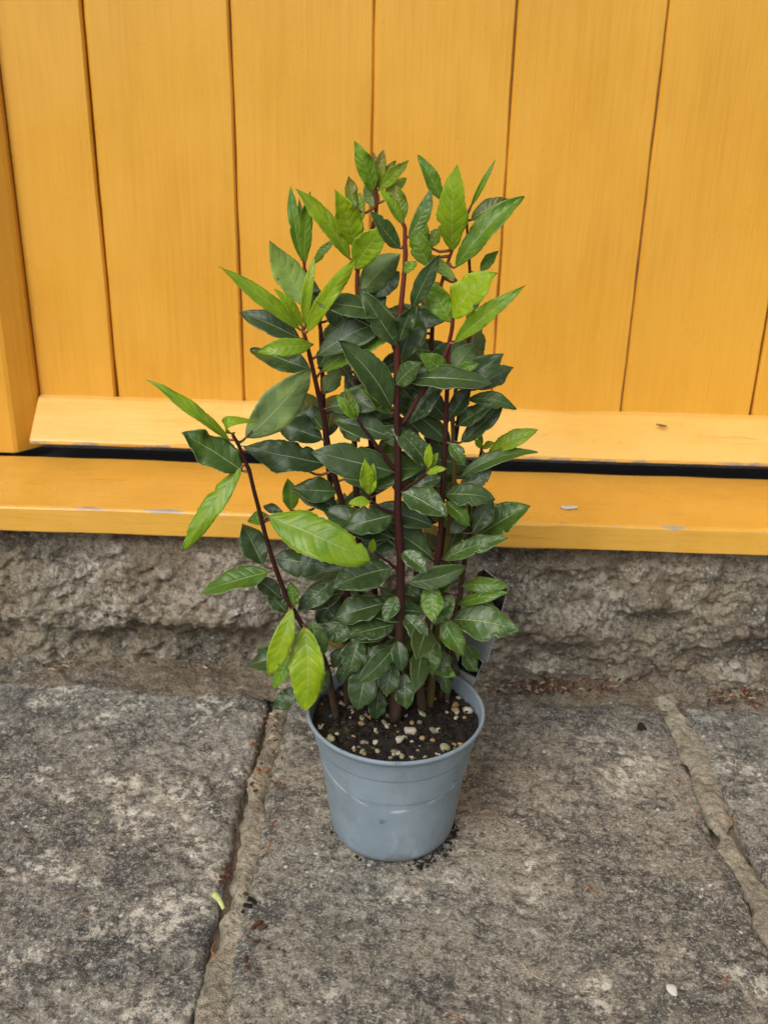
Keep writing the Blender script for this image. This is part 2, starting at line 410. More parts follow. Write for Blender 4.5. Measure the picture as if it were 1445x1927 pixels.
slabs.append(([(RN[0]+hw*1.1, YN), (1.25, YN), (1.2, YF), (RF[0]+hw*1.1, YF)], M_SLAB_C, 3, .0045))
slabs.append(([(-1.6, YN-.62), (-.35, YN-.62), (-.35, YN-.025), (-1.6, YN-.025)], M_SLAB_C, 5, .02))
slabs.append(([(-.32, YN-.6), (.62, YN-.62), (.62, YN-.025), (-.32, YN-.025)], M_SLAB_A, 6, .02))
slabs.append(([(.65, YN-.62), (1.6, YN-.62), (1.6, YN-.025), (.65, YN-.025)], M_SLAB_B, 7, .02))
slabs.append(([(-1.6, YN-1.3), (.1, YN-1.3), (.1, YN-.65), (-1.6, YN-.65)], M_SLAB_B, 8, .03))
slabs.append(([(.13, YN-1.3), (1.6, YN-1.3), (1.6, YN-.65), (.13, YN-.65)], M_SLAB_C, 9, .03))
slabs.append(([(-1.65, YN), (-1.03, YN), (-1.01, YF), (-1.65, YF)], M_SLAB_C, 10, .02))
for cs, mt, sdv, stp in slabs:
    link('paving_stone', slab(cs, mt, sdv, stp, zoff=(-.0015 if sdv in (1,) else 0)), mt, pavement, True)
def strip(name, a, b, w, hgt, seed, mat, parent, n=420, m=22, off=0.0, base=-.012, wob=.35):
    a = np.array(a, float); b = np.array(b, float); d = (b-a)/np.linalg.norm(b-a); q = np.array([-d[1], d[0]])
    t, s = np.meshgrid(np.linspace(0, 1, n), np.linspace(-1, 1, m), indexing='ij')
    c = a+(b-a)*t[..., None]
    wd = w*(1+wob*fbm(t*14, np.sign(s)*3, 0*t+seed, 4, .6)); sh = off+w*.30*fbm(t*7, 0*t+3, 0*t+seed, 2)
    P = c+q*(s*wd+sh)[..., None]
    x, y = P[..., 0], P[..., 1]
    z = base+(hgt-base)*np.clip(1-np.abs(s)**3, 0, 1)+fbm(x*60, y*60, 0*x+seed, 4, .65)*.0012+fbm(x*220, y*220, 0*x+seed, 4, .7)*.0011
    return link(name, grid_mesh(name, np.stack([x, y, z], -1)), mat, parent, True)
strip('mortar_joint', LN, LF+np.array([0, .03]), .0185, -.0030, 3, M_MORTAR, pavement, off=-.002)
strip('mortar_joint', RN, RF+np.array([0, .03]), .0230, -.0030, 5, M_MORTAR, pavement, off=.004, wob=.6)
# dirt-filled joint along the foot of the wall
n, m_ = 700, 50
xx, yy = np.meshgrid(np.linspace(-1.5, 1.5, n), np.linspace(YF-.02, YW+.09, m_), indexing='ij')
zz = -.005+.008*np.clip((yy-YF)/.07, 0, 1)+fbm(xx*18, yy*18, 0*xx, 5, .6)*.0055+fbm(xx*110, yy*110, 0*xx+4, 3)*.0022
link('wall_foot_joint', grid_mesh('wall_foot_joint', np.stack([xx, yy, zz], -1)), M_FOOT, pavement, True)

# ------------------------------------------------------------------ rough stone plinth under the door
ZS = .217                                    # top of the plinth
n, m_ = 900, 130
xx, tt = np.meshgrid(np.linspace(-1.35, 1.45, n), np.linspace(0, 1, m_), indexing='ij')
z = -.03+tt*(ZS+.03-.001)
dep = fbm(xx*6, z*9, 0*xx+2, 4)*.012+fbm(xx*24, z*30, 0*xx+7, 4, .6)*.009+fbm(xx*80, z*80, 0*xx+1, 4, .65)*.0046
prot = .020*np.exp(-((z-.105)/.06)**2)+.016*np.exp(-((z-.02)/.03)**2)*0
prot += .016*np.exp(-((xx+.30)/.16)**2-((z-.12)/.05)**2)              # belly of the left stone
prot -= .022*np.exp(-((xx+.02)/.5)**2-((z-.035)/.028)**2)
prot -= .020*np.exp(-((xx+.34)/.14)**2-((z-.045)/.022)**2)            # hollow beneath it
lump = at_y(1215, 1118, YW)
prot += .030*np.exp(-((xx-lump[0])/.035)**2-((z-lump[2])/.020)**2)    # knob under the sill on the right
prot -= .020*np.exp(-((xx-lump[0])/.06)**2-((z-lump[2]+.042)/.016)**2)
prot -= .016*np.clip((z-.188)/.02, 0, 1)                              # recessed bedding mortar
y = YW-dep-prot+.006
plinth = empty('stone_plinth', (0, YW, 0))
tag(plinth, 'rough weathered stone plinth beneath the ochre door sill', 'wall')
pf = link('stone_face', grid_mesh('stone_face', np.stack([xx, y-YW, z], -1)), M_PLINTH, plinth, True)
bm = bmesh.new()
def box(bm, x0, x1, y0, y1, z0, z1):
    v = [bm.verts.new(p) for p in ((x0, y0, z0), (x1, y0, z0), (x1, y1, z0), (x0, y1, z0), (x0, y0, z1), (x1, y0, z1), (x1, y1, z1), (x0, y1, z1))]
    for f in ((3, 2, 1, 0), (4, 5, 6, 7), (0, 1, 5, 4), (1, 2, 6, 5), (2, 3, 7, 6), (3, 0, 4, 7)): bm.faces.new([v[i] for i in f])
def bm_obj(name, bm, mat, parent=None, bevel=0, seg=2, smooth=False):
    if bevel: bmesh.ops.bevel(bm, geom=bm.edges[:], offset=bevel, segments=seg, affect='EDGES', profile=.6)
    bmesh.ops.recalc_face_normals(bm, faces=bm.faces[:])
    me = bpy.data.meshes.new(name); bm.to_mesh(me); bm.free(); return link(name, me, mat, parent, smooth)
box(bm, -1.35, 1.45, .05, .45, -.03, ZS-.006); bm_obj('stone_core', bm, M_PLINTH, plinth)

# ------------------------------------------------------------------ door frame: sill, jambs
YD = .545                                    # face of the door boards
sillF = at_y(722, 976, .300)                 # front top arris
ZT = sillF[2]; ZB = at_y(722, 1021, .303)[2]
xj = at_y(75, 737, YD)[0]                    # inner edge of the left jamb
XR = xj+1.62
frame = empty('door_frame', (0, .4, ZB)); tag(frame, 'ochre painted door frame with wide worn sill over the stone', 'door frame')
def local(o, base):
    o.matrix_parent_inverse = Matrix.Translation(base).inverted(); return o
def prism_x(name, prof, x0, x1, mat, parent, seg=60, jit=.0004, seed=0):
    """profile (y,z) run along x; small unevenness keeps arrises hand-made"""
    xs = np.linspace(x0, x1, seg); V = []; k = len(prof)
    for i, x in enumerate(xs):
        for j, (py, pz) in enumerate(prof):
            e = fbm(np.array([x*12.]), np.array([j*3.3]), np.array([seed*1.]), 3)[0]*jit; V.append((x, py+e, pz+e))
    Fc = [(i*k+j, (i+1)*k+j, (i+1)*k+(j+1) % k, i*k+(j+1) % k) for i in range(seg-1) for j in range(k)]
    Fc += [tuple(range(k)), tuple((seg-1)*k+j for j in reversed(range(k)))]
    me = pymesh(name, V, Fc); b = bmesh.new(); b.from_mesh(me); bmesh.ops.recalc_face_normals(b, faces=b.faces[:]); b.to_mesh(me); b.free()
    return link(name, me, mat, parent)
slope = .0
YSB = at_z(722, 879, ZT)[1]                 # back edge of the sill board; a dark gap lies behind it
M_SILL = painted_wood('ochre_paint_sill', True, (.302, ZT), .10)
print('ZT', ZT, 'ZB', ZB, 'YSB', YSB)
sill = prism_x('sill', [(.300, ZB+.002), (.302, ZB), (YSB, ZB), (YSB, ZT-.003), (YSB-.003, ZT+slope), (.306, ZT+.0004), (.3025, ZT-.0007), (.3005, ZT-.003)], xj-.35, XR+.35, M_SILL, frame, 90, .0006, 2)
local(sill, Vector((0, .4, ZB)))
def jamb(x_in, sgn):
    x_out = x_in-sgn*.15
    prof = [(x_in, YD+.03), (x_in, YD-.012), (x_in-sgn*.004, YD-.018), (x_in-sgn*.026, YD-.044), (x_in-sgn*.032, YD-.047), (x_out, YD-.047), (x_out, YD+.03)]
    zs = np.linspace(ZT+.002, 2.15, 30); k = len(prof)
    V = [(px, py, zz) for zz in zs for (px, py) in prof]
    Fc = [(i*k+j, i*k+(j+1) % k, (i+1)*k+(j+1) % k, (i+1)*k+j) for i in range(len(zs)-1) for j in range(k)]
    Fc += [tuple(range(k)), tuple((len(zs)-1)*k+j for j in reversed(range(k)))]
    me = pymesh('jamb', V, Fc); b = bmesh.new(); b.from_mesh(me); bmesh.ops.recalc_face_normals(b, faces=b.faces[:]); b.to_mesh(me); b.free()
    local(link('jamb', me, M_PLANK, frame), Vector((0, .4, ZB)))
jamb(xj-.001, 1); jamb(XR+.001, -1)
bm = bmesh.new(); box(bm, xj-.15, XR+.15, YD-.047, YD+.03, 2.152, 2.30); local(bm_obj('head', bm, M_RAIL, frame, .003), Vector((0, .4, ZB)))

# ------------------------------------------------------------------ door: upright boards and weatherboard
door = empty('plank_door', (0, YD, ZT+.02)); tag(door, 'ochre yellow door of wide upright boards behind the bay plant', 'door')
DB = Vector((0, YD, ZT+.02))
jx = [at_y(220, 744, YD)[0], at_y(460, 752, YD)[0], None, at_y(973, 10, YD)[0], at_y(1169, 770, YD)[0], at_y(1413, 776, YD)[0]]
jx[2] = at_y(704, 10, YD)[0]
xs = [xj+.0005]+jx
while xs[-1]+.19 < XR-.08: xs.append(xs[-1]+.192)
xs.append(XR-.0005)
gaps = [0, .0030, .0016, .0012, .0014, .0016, .0034]+[.002]*8
ZP0, ZP1 = ZT+.032, 2.15
for i in range(len(xs)-1):
    ga, gb = gaps[i]/2, gaps[i+1]/2 if i+1 < len(xs)-1 else 0
    zs = np.linspace(ZP0, ZP1, 150); V = []
    ch = .0045
    for zz in zs:
        e0 = fbm(np.array([zz*14]), np.array([i*5.]), np.array([1.]), 4)[0]*.0007 if i else 0
        e1 = fbm(np.array([zz*14]), np.array([i*5.+50]), np.array([1.]), 4)[0]*.0007
        a, b_ = xs[i]+ga+e0*(ga > 0), xs[i+1]-gb+e1*(gb > 0)
        cl, cr_ = (ch if i else .0008), ch*.6
        V += [(a, YD+.03, zz), (a, YD+.0055, zz), (a+cl*.25, YD+.0035, zz), (a+cl, YD, zz), (b_-cr_, YD, zz), (b_-cr_*.25, YD+.0030, zz), (b_, YD+.0055, zz), (b_, YD+.03, zz)]
    k = 8; Fc = [(r*k+j, r*k+j+1, (r+1)*k+j+1, (r+1)*k+j) for r in range(len(zs)-1) for j in range(k-1)]
    Fc += [tuple(range(k)), tuple((len(zs)-1)*k+j for j in reversed(range(k)))]
    me = pymesh('board', V, Fc); b = bmesh.new(); b.from_mesh(me); bmesh.ops.recalc_face_normals(b, faces=b.faces[:]); b.to_mesh(me); b.free()
    local(link('board', me, M_PLANK, door), DB)
    if 0 < i:                                     # tongue showing in the joint
        dy = {1: .016, 2: .008, 3: .0070, 4: .0068, 5: .0062, 6: .016}.get(i, .009)
        bm = bmesh.new(); box(bm, xs[i]-gaps[i]/2-.004, xs[i]+gaps[i]/2+.004, YD+dy, YD+dy+.006, ZP0+.002, ZP1-.002)
        for v in bm.verts: pass
        local(bm_obj('tongue', bm, M_DARK if i in (1, 6) else M_BAREWOOD, door), DB)
bm = bmesh.new(); box(bm, xj, XR, YD+.031, YD+.045, ZT+.008, ZP1); local(bm_obj('backing', bm, M_DARK, door), DB)
bm = bmesh.new(); box(bm, xj-.1, XR+.1, YSB+.003, YD+.03, ZB+.001, ZT-.016); local(bm_obj('gap_shade_board', bm, M_DARK, frame), Vector((0, .4, ZB)))  # near-black board added so the gap behind the sill looks shaded
# sloping weatherboard
wt = at_y(722, 768, YD-.012); wb = at_y(722, 850, YD-.068)
zt, zb = wt[2], wb[2]
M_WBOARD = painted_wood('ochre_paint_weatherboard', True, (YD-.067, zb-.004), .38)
print('zt', zt, 'zb', zb)
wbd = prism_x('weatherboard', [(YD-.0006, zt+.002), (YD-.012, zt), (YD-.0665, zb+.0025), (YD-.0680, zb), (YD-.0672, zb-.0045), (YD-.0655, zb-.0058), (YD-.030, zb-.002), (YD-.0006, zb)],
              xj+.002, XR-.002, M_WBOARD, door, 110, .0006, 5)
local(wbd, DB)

# house wall round the doorway (mostly outside the picture)
for nm, x0, x1, lab in (('house_wall', -4.2, xj-.152, 'plain stone house wall beyond the hinge jamb'), ('house_wall', XR+.152, 4.5, 'plain stone house wall beyond the latch jamb')):
    gx, gz = np.meshgrid(np.linspace(x0, x1, 90), np.linspace(-.05, 3.2, 90), indexing='ij')
    gy = .36+fbm(gx*6, gz*6, gx*0+3, 4)*.02
    gy[-1 if x0 < -1 else 0, :] = .62
    tag(link(nm, grid_mesh(nm, np.stack([gx, gy, gz], -1)), M_PLINTH, None, True), lab, 'wall')

# ------------------------------------------------------------------ pot
pot = empty('plant_pot'); tag(pot, 'round blue grey plastic plant pot on the paving holding the bay plant', 'plant pot')
def lathe(name, prof, mat, parent, n=96, closed=False):
    V, Fc = [], []; k = len(prof)
    for a in range(n):
        ca, sa = math.cos(2*math.pi*a/n), math.sin(2*math.pi*a/n)
        V += [(r*ca, r*sa, zz) for r, zz in prof]
    for a in range(n):
        b_ = (a+1) % n
        for j in range(k-1+(1 if closed else 0)):
            Fc.append((a*k+j, b_*k+j, b_*k+(j+1) % k, a*k+(j+1) % k))
    me = pymesh(name, V, Fc); o = link(name, me, mat, parent, True)
    bb = bmesh.new(); bb.from_mesh(me); bmesh.ops.recalc_face_normals(bb, faces=bb.faces[:]); bb.to_mesh(me); bb.free(); return o
HR, RR = .166, .0985
Z0 = .0035
body = [(.001, Z0+.004), (.045, Z0+.004), (.056, Z0), (.064, Z0+.0005), (.0685, Z0+.003), (.0712, Z0+.008), (.0725, Z0+.014), (.0790, .070), (.0838, .110), (.0868, .131), (.0872, .1335)]
rim = [(.0872, .1335), (.0885, .1335), (.0902, .1342), (.0906, .1355), (.0918, .142), (.0950, .155), (.0968, .1605), (.0990, .1622), (.1000, .1640), (.1000, .1658), (.0990, .1672), (.0975, .1674), (.0962, .1664), (.0955, .164), (.0935, .150), (.0875, .125), (.0845, .100)]
lathe('pot_body', body, M_POT, pot); lathe('rim_collar', rim, M_POT, pot)

# compost: dished disc with crumbs
ZC = .1545
na, nr = 150, 46
aa, rr_ = np.meshgrid(np.linspace(0, 2*math.pi, na), np.linspace(0, 1, nr), indexing='ij')
rad = rr_*.0925; x, y = rad*np.cos(aa), rad*np.sin(aa)
z = ZC+fbm(x*40, y*40, 0*x, 4, .6)*.0035+fbm(x*160, y*160, 0*x+3, 3, .6)*.0022-.004*rr_**4
z[-1] = z[0]*0+z[-1]; z[:, 0] = z[0, 0]; z[-1] = z[0]
compost = link('compost', grid_mesh('compost', np.stack([x, y, z], -1)), M_COMPOST, None, True)
def soil_z(px, py): return ZC+float((fbm(np.array([px*40]), np.array([py*40]), np.array([0.]), 4, .6)*.0035)[0])-.004*((px*px+py*py)**.5/.0935)**4
tag(compost, 'dark crumbly compost filling the blue grey pot', 'compost', kind='stuff')
bm = bmesh.new(); bm.from_mesh(compost.data)
for i in range(700):
    a = random.uniform(0, 6.283); r = .0905*math.sqrt(random.random()); s = random.uniform(.0009, .0026)
    mt = Matrix.Translation((r*math.cos(a), r*math.sin(a), soil_z(r*math.cos(a), r*math.sin(a))+s*.5)) @ Matrix.Rotation(random.random()*6, 4, 'Z') @ Matrix.Diagonal((s*random.uniform(.7, 2), s, s*.8, 1))
    rr2 = bmesh.ops.create_icosphere(bm, subdivisions=1, radius=1, matrix=mt)
bm.to_mesh(compost.data); bm.free()

# pebbles
def rock_mesh(name, seed, mat, sub=2):
    b = bmesh.new(); bmesh.ops.create_icosphere(b, subdivisions=sub, radius=1)
    for v in b.verts:
        c = v.co; k = float(fbm(np.array([c.x*1.1]), np.array([c.y*1.1]), np.array([c.z*1.1+seed*7.7]), 3)[0]); v.co = c*(1+.45*k); v.co.z *= .8
    me = bpy.data.meshes.new(name); b.to_mesh(me); b.free(); me.materials.append(mat)
    me.polygons.foreach_set('use_smooth', [True]*len(me.polygons)); return me
ROCKS = [[rock_mesh('grit_pebble', s*4+k, M_GRIT[s]) for k in range(3)] for s in range(4)]
def put(name, me, p, s, rot=None):
    o = bpy.data.objects.new(name, me); col.objects.link(o); o.location = p
    o.scale = (s*random.uniform(.9, 1.2), s*random.uniform(.8, 1.0), s*random.uniform(.8, 1.05)) if not isinstance(s, tuple) else s
    o.rotation_euler = rot if rot is not None else (random.uniform(-.4, .4), random.uniform(-.4, .4), random.uniform(0, 6.28)); return o
K = 1.12/FPX
PEB = [(604, 1358, 8, 0), (642, 1319, 6, 0), (728, 1362, 8, 0), (771, 1378, 11, 0), (752, 1398, 9, 0), (709, 1377, 5, 1), (706, 1393, 5, 0), (682, 1410, 6, 2), (879, 1331, 9, 0), (858, 1346, 6, 0),
       (858, 1322, 8, 1), (857, 1334, 8, 1), (815, 1314, 7, 1), (862, 1307, 5, 0), (836, 1408, 10, 2), (866, 1397, 6, 1), (854, 1399, 4, 1), (814, 1391, 6, 1), (623, 1392, 9, 2), (641, 1408, 5, 2),
       (612, 1391, 5, 2), (659, 1327, 6, 3), (663, 1338, 6, 0), (681, 1351, 6, 2), (775, 1422, 5, 0), (800, 1424, 5, 2), (823, 1418, 5, 0), (775, 1394, 5, 0), (731, 1340, 6, 3), (790, 1360, 7, 3), (743, 1412, 7, 3),
       (815, 1372, 9, 3), (722, 1353, 5, 2), (874, 1345, 5, 1), (840, 1339, 5, 2), (635, 1378, 4, 0), (700, 1405, 6, 3), (756, 1420, 6, 2), (665, 1383, 4, 1), (690, 1395, 4, 3)]
GR = 'grit pebbles on the compost'
KIND = ['pale cream', 'tan brown', 'mossy greenish', 'dull grey']
for px, py, r, k in PEB:
    p = at_z(px, py, ZC+.002); s = r*K*.95; z_ = soil_z(p[0], p[1])
    o = put('grit_pebble', random.choice(ROCKS[k]), (p[0], p[1], z_+s*random.uniform(.05, .5)), s)
    sz = 'largest' if r >= 9 else 'large' if r >= 7 else 'middling'
    tag(o, sz+' '+KIND[k]+' grit pebble lying on the dark compost in the pot', 'pebble', sz+' '+KIND[k]+' '+GR)
for i in range(75):
    a = random.uniform(0, 6.283); r = .088*math.sqrt(random.random()); k = random.choice([0, 1, 2, 3, 3]); s = random.uniform(.0012, .0034)
    x, y = r*math.cos(a), r*math.sin(a); o = put('grit_pebble', random.choice(ROCKS[k]), (x, y, soil_z(x, y)+s*.4), s)
    tag(o, 'tiny '+KIND[k]+' grit pebble lying on the dark compost in the pot', 'pebble', 'tiny '+KIND[k]+' '+GR)
p = at_z(623, 1343, ZC); me = rock_mesh('fertiliser_bead', 3, M_BLUE, 2)
tag(put('fertiliser_bead', me, (p[0], p[1], soil_z(p[0], p[1])+.0014), .0022), 'tiny blue fertiliser bead on the dark compost', 'bead')

# ------------------------------------------------------------------ the bay plant
plant = empty('bay_laurel', (0, 0, ZC)); tag(plant, 'bushy bay laurel with dark red stems and glossy green leaves', 'plant')
PB = Vector((0, 0, ZC))
# stem: list of (px, py, Y in cm), radius bottom/top in mm, tone
def soil_anchor(px, py): return at_z(px, py, ZC-.012)
STEMS = {
 'S1': ([(634, 1362, None), (618, 1270, -2.0), (597, 1215, -3.2), (568, 1176, -4.4), (541, 1125, -5.2), (510, 1040, -6.2), (480, 930, -7.0), (458, 857, -7.4), (438, 818, -7.6)], 3.6, 2.2, 0),
 'S2': ([(655, 1335, None), (652, 1160, -.5), (648, 985, -1.2), (622, 860, -2.0), (603, 755, -2.6), (584, 670, -3.2), (570, 622, -3.5)], 4.4, 2.3, 0),
 'S3': ([(743, 1365, None), (750, 1210, -3.0), (752, 1080, -3.4), (748, 940, -3.4), (747, 780, -3.2), (745, 655, -3.0), (759, 540, -2.6), (761, 440, -2.4), (757, 418, -2.4)], 6.2, 2.2, 0),
 'S4': ([(797, 1348, None), (790, 1265, -1.0), (810, 1150, -1.4), (824, 1060, -1.6), (832, 940, -1.8), (838, 780, -2.0), (845, 665, -2.2), (853, 592, -2.4)], 4.8, 2.4, 0),
 'S5': ([(806, 1342, None), (822, 1200, .2), (836, 1080, .3), (849, 960, .5), (855, 870, .6), (853, 780, .8), (865, 700, 1.0)], 4.2, 2.6, .55),
 'S6': ([(840, 1330, None), (862, 1150, 2.8), (874, 1060, 3.0), (888, 990, 3.2), (900, 900, 3.2), (905, 830, 3.2)], 2.8, 1.8, 0),
 'S6b': ([(828, 1322, None), (850, 1180, 2.2), (868, 1100, 2.6), (880, 1010, 2.8), (884, 940, 2.8)], 2.6, 1.6, .2),
 'S7': ([(690, 1310, None), (672, 1000, 1.5), (668, 800, 1.4), (674, 620, 1.0), (672, 500, .6), (667, 452, .4)], 4.0, 2.4, .12),
 'S8': ([(708, 1300, None), (700, 900, 3.0), (690, 640, 3.2), (695, 480, 3.0), (707, 385, 2.8), (706, 352, 2.8)], 3.8, 2.2, 0),
 'S9': ([(770, 1300, None), (790, 1000, 3.0), (806, 800, 3.0), (812, 620, 3.0), (832, 520, 3.0), (851, 470, 3.0)], 3.8, 2.0, .05),
 'S10': ([(660, 1300, None), (630, 1000, 3.2), (610, 760, 3.2), (601, 615, 3.0), (578, 520, 3.2), (572, 488, 3.2)], 3.4, 1.9, 0),
 'S11': ([(806, 1295, None), (850, 900, 4.2), (880, 640, 4.0), (884, 520, 3.8), (880, 400, 3.8)], 3.2, 1.6, 0),
 'B1': ([(755, 800, -3.2), (785, 752, -2.9), (822, 703, -2.6), (846, 645, -2.4)], 2.6, 2.0, 0),
 'B2': ([(745, 888, -3.4), (715, 845, -3.8), (686, 810, -4.2), (668, 780, -4.4)], 2.2, 1.6, 0),
 'B3': ([(748, 966, -3.5), (720, 958, -4.2), (698, 942, -4.8), (695, 928, -5.0)], 1.9, 1.4, 0),
 'B4': ([(756, 925, -3.4), (780, 908, -4.0), (806, 888, -4.6), (808, 878, -4.7)], 1.9, 1.4, 0),
 'B5': ([(748, 1072, -3.5), (722, 1052, -4.0), (704, 1038, -4.4)], 1.8, 1.3, 0),
}
SP = {}; SO = {}
for nm, (pts, r0, r1, tone) in STEMS.items():
    P = []
    for px, py, Y in pts:
        P.append(soil_anchor(px, py) if Y is None else at_y(px, py, Y/100))
    n = 40 if nm[0] == 'S' else 16
    Q = smooth_path(P, n); Q = [q+np.array([fbm(np.array([i*.35]), np.array([sum(map(ord, nm))*1.3]), np.array([0.]), 2)[0]*.0012*(0 < i < n-1), 0, 0]) for i, q in enumerate(Q)]
    Rr = []
    for i in range(n):
        t = i/(n-1); r = (r0+(r1-r0)*t**.8)*(1-.28*t)
        if pts[0][2] is None and t < .08: r *= 1.25-3*t
        node = 1+.10*math.exp(-(((i*1.0) % 5)-2)**2*2); Rr.append(r*node/1000)
    V, Fc = tube_data(Q, Rr, 10)
    o = link('stem', pymesh('stem', [Vector(v)-PB for v in V], Fc), M_STEM, plant, True); o['tone'] = float(tone)
    SP[nm] = np.array(Q); SO[nm] = o

def nearest_stem(p, prefer=None):
    best = None
    for nm, Q in SP.items():
        if prefer and nm != prefer: continue
        d = np.linalg.norm(Q-p, axis=1); d = d+np.where(Q[:, 2] > p[2]+.012, .012, 0)
        i = int(d.argmin())
        if best is None or d[i] < best[0]: best = (d[i], nm, i)
    return best
def leaf_geo(L, Wd, arch=.07, fold=.16, side=0.0, wav=.05, ser=.05, seed=0, droop=0.0, twist=0.0, nu=30, nv=10, tipness=.9):
    """upper and lower skin in a local frame: x along, y across, z up"""
    u = np.linspace(0, 1, nu+1)**1.0; v = np.linspace(-1, 1, nv+1)
    pk = .46
    hb = np.where(u < pk, np.sin(np.clip(u/pk, 0, 1)*math.pi/2)**.72, np.clip(1-((u-pk)/(1-pk))**2.05, 0, 1)**tipness)
    teeth = 1-ser*np.abs(((u*17+seed*.37) % 1)-.5)*2*(u > .12)
    hb = np.maximum(hb*teeth, .012)*Wd/2
    uu, vv = np.meshgrid(u, v, indexing='ij'); hh = hb[:, None]
    uneven = 1+.10*fbm(uu*5+seed*3.1, np.sign(vv)*4+seed, 0*uu+8, 2)
    nr = np.random.default_rng(int(seed*100))
    if nr.random() < .35: uneven = uneven-.30*np.exp(-((uu-nr.uniform(.3, .9))/.025)**2)*(np.sign(vv) == nr.choice([-1, 1]))
    hh = hh*uneven
    x = uu*L; y = vv*hh+side*L*4*uu*(1-uu)
    z = arch*L*4*uu*(1-uu)-droop*L*np.clip(uu-.45, 0, 1)**2*3
    z = z+fold*np.abs(vv)**1.3*hh
    wz = (fbm(uu*3.2+seed, np.sign(vv)*2+seed*1.3, 0*uu, 3))*wav*Wd*np.abs(vv)**1.6*np.clip(uu*4, 0, 1)
    ripple = np.sin(uu*(19+7*math.sin(seed*5))+np.sign(vv)*1.1+seed)*(.014+.014*math.sin(seed*9))*Wd*np.abs(vv)**2
    z = z+wz+ripple
    z = z+fbm(uu*5+seed*2, vv*2.2+seed, 0*uu+3, 3)*.022*Wd*np.clip(uu*5, 0, 1)
    if twist:
        a = twist*uu; y, z = y*np.cos(a)-z*np.sin(a)*.3, z+y*np.sin(a)
    T = np.stack([x, y, z], -1)
    th = (.00022+.00018*(1-np.abs(vv)))[..., None]*np.array([0, 0, 1.])
    return T+th, T-th, uu, vv
leaf_count = 0
def add_leaf(base, tip, Wd, nrm, age, red=0.0, dust=0.0, stem=None, flip=False, **kw):
    global leaf_count
    base = np.asarray(base, float); tip = np.asarray(tip, float)
    a = tip-base; L = np.linalg.norm(a); a /= L
    nrm = nrm-(nrm@a)*a; nrm /= np.linalg.norm(nrm)
    if flip: nrm = -nrm
    s = np.cross(nrm, a)
    leaf_count += 1
    T, B, uu, vv = leaf_geo(L, Wd, seed=leaf_count*1.37, **kw)
    M = np.stack([a, s, nrm], 0)
    T = T@M; B = B@M
    n, m, _ = T.shape; N = n*m
    idx = np.arange(N).reshape(n, m)
    top = np.stack([idx[:-1, :-1], idx[1:, :-1], idx[1:, 1:], idx[:-1, 1:]], -1).reshape(-1, 4)
    bot = top[:, ::-1]+N
    rim = []
    for i in range(n-1):
        rim.append((idx[i, 0], idx[i, 0]+N, idx[i+1, 0]+N, idx[i+1, 0])); rim.append((idx[i+1, m-1], idx[i+1, m-1]+N, idx[i, m-1]+N, idx[i, m-1]))
    V = np.concatenate([T.reshape(-1, 3), B.reshape(-1, 3)])
    faces = [tuple(map(int, f)) for f in top]+[tuple(map(int, f)) for f in bot]+[tuple(map(int, f)) for f in rim]
    nt_, nb = len(top), len(bot)+len(rim)
    d, nm, i = nearest_stem(base, stem)
    q = SP[nm][i]-base
    # stalk from the stem to the blade, running a little way into the midrib
    ctrl = [q, q*.45+np.array([0, 0, -.10*np.linalg.norm(q)])-a*.10*np.linalg.norm(q), np.zeros(3), a*L*.10+nrm*(.07*L*.36*0.2)-nrm*.0006]
    pts = smooth_path(ctrl, 8); pv, pf_ = tube_data(pts, np.linspace(.0017, .0008, 8), 5)
    o0 = len(V); V = list(map(tuple, V))+[tuple(p) for p in pv]; faces += [tuple(k+o0 for k in f) for f in pf_]
    me = bpy.data.meshes.new('leaf'); me.from_pydata(V, [], faces)
    for mt in (M_LEAF, M_UNDER, M_PETIOLE): me.materials.append(mt)
    mi = np.zeros(len(faces), np.int32); mi[nt_:nt_+nb] = 1; mi[nt_+nb:] = 2
    me.polygons.foreach_set('material_index', mi); me.polygons.foreach_set('use_smooth', np.ones(len(faces), bool))
    uvl = me.uv_layers.new(name='leaf')
    U_ = np.concatenate([uu.reshape(-1), uu.reshape(-1), np.zeros(len(pv))]); V_ = np.concatenate([vv.reshape(-1), vv.reshape(-1), np.zeros(len(pv))])*.5+.5
    li = np.empty(len(me.loops), np.int32); me.loops.foreach_get('vertex_index', li)
    uvl.data.foreach_set('uv', np.stack([U_[li], V_[li]], -1).reshape(-1).astype(np.float32))
    me.update()
    o = bpy.data.objects.new('leaf', me); col.objects.link(o); o.parent = SO[nm]; o.location = Vector(base)-PB
    o['age'] = float(age); o['red'] = float(red); o['dust'] = float(dust)
    return o
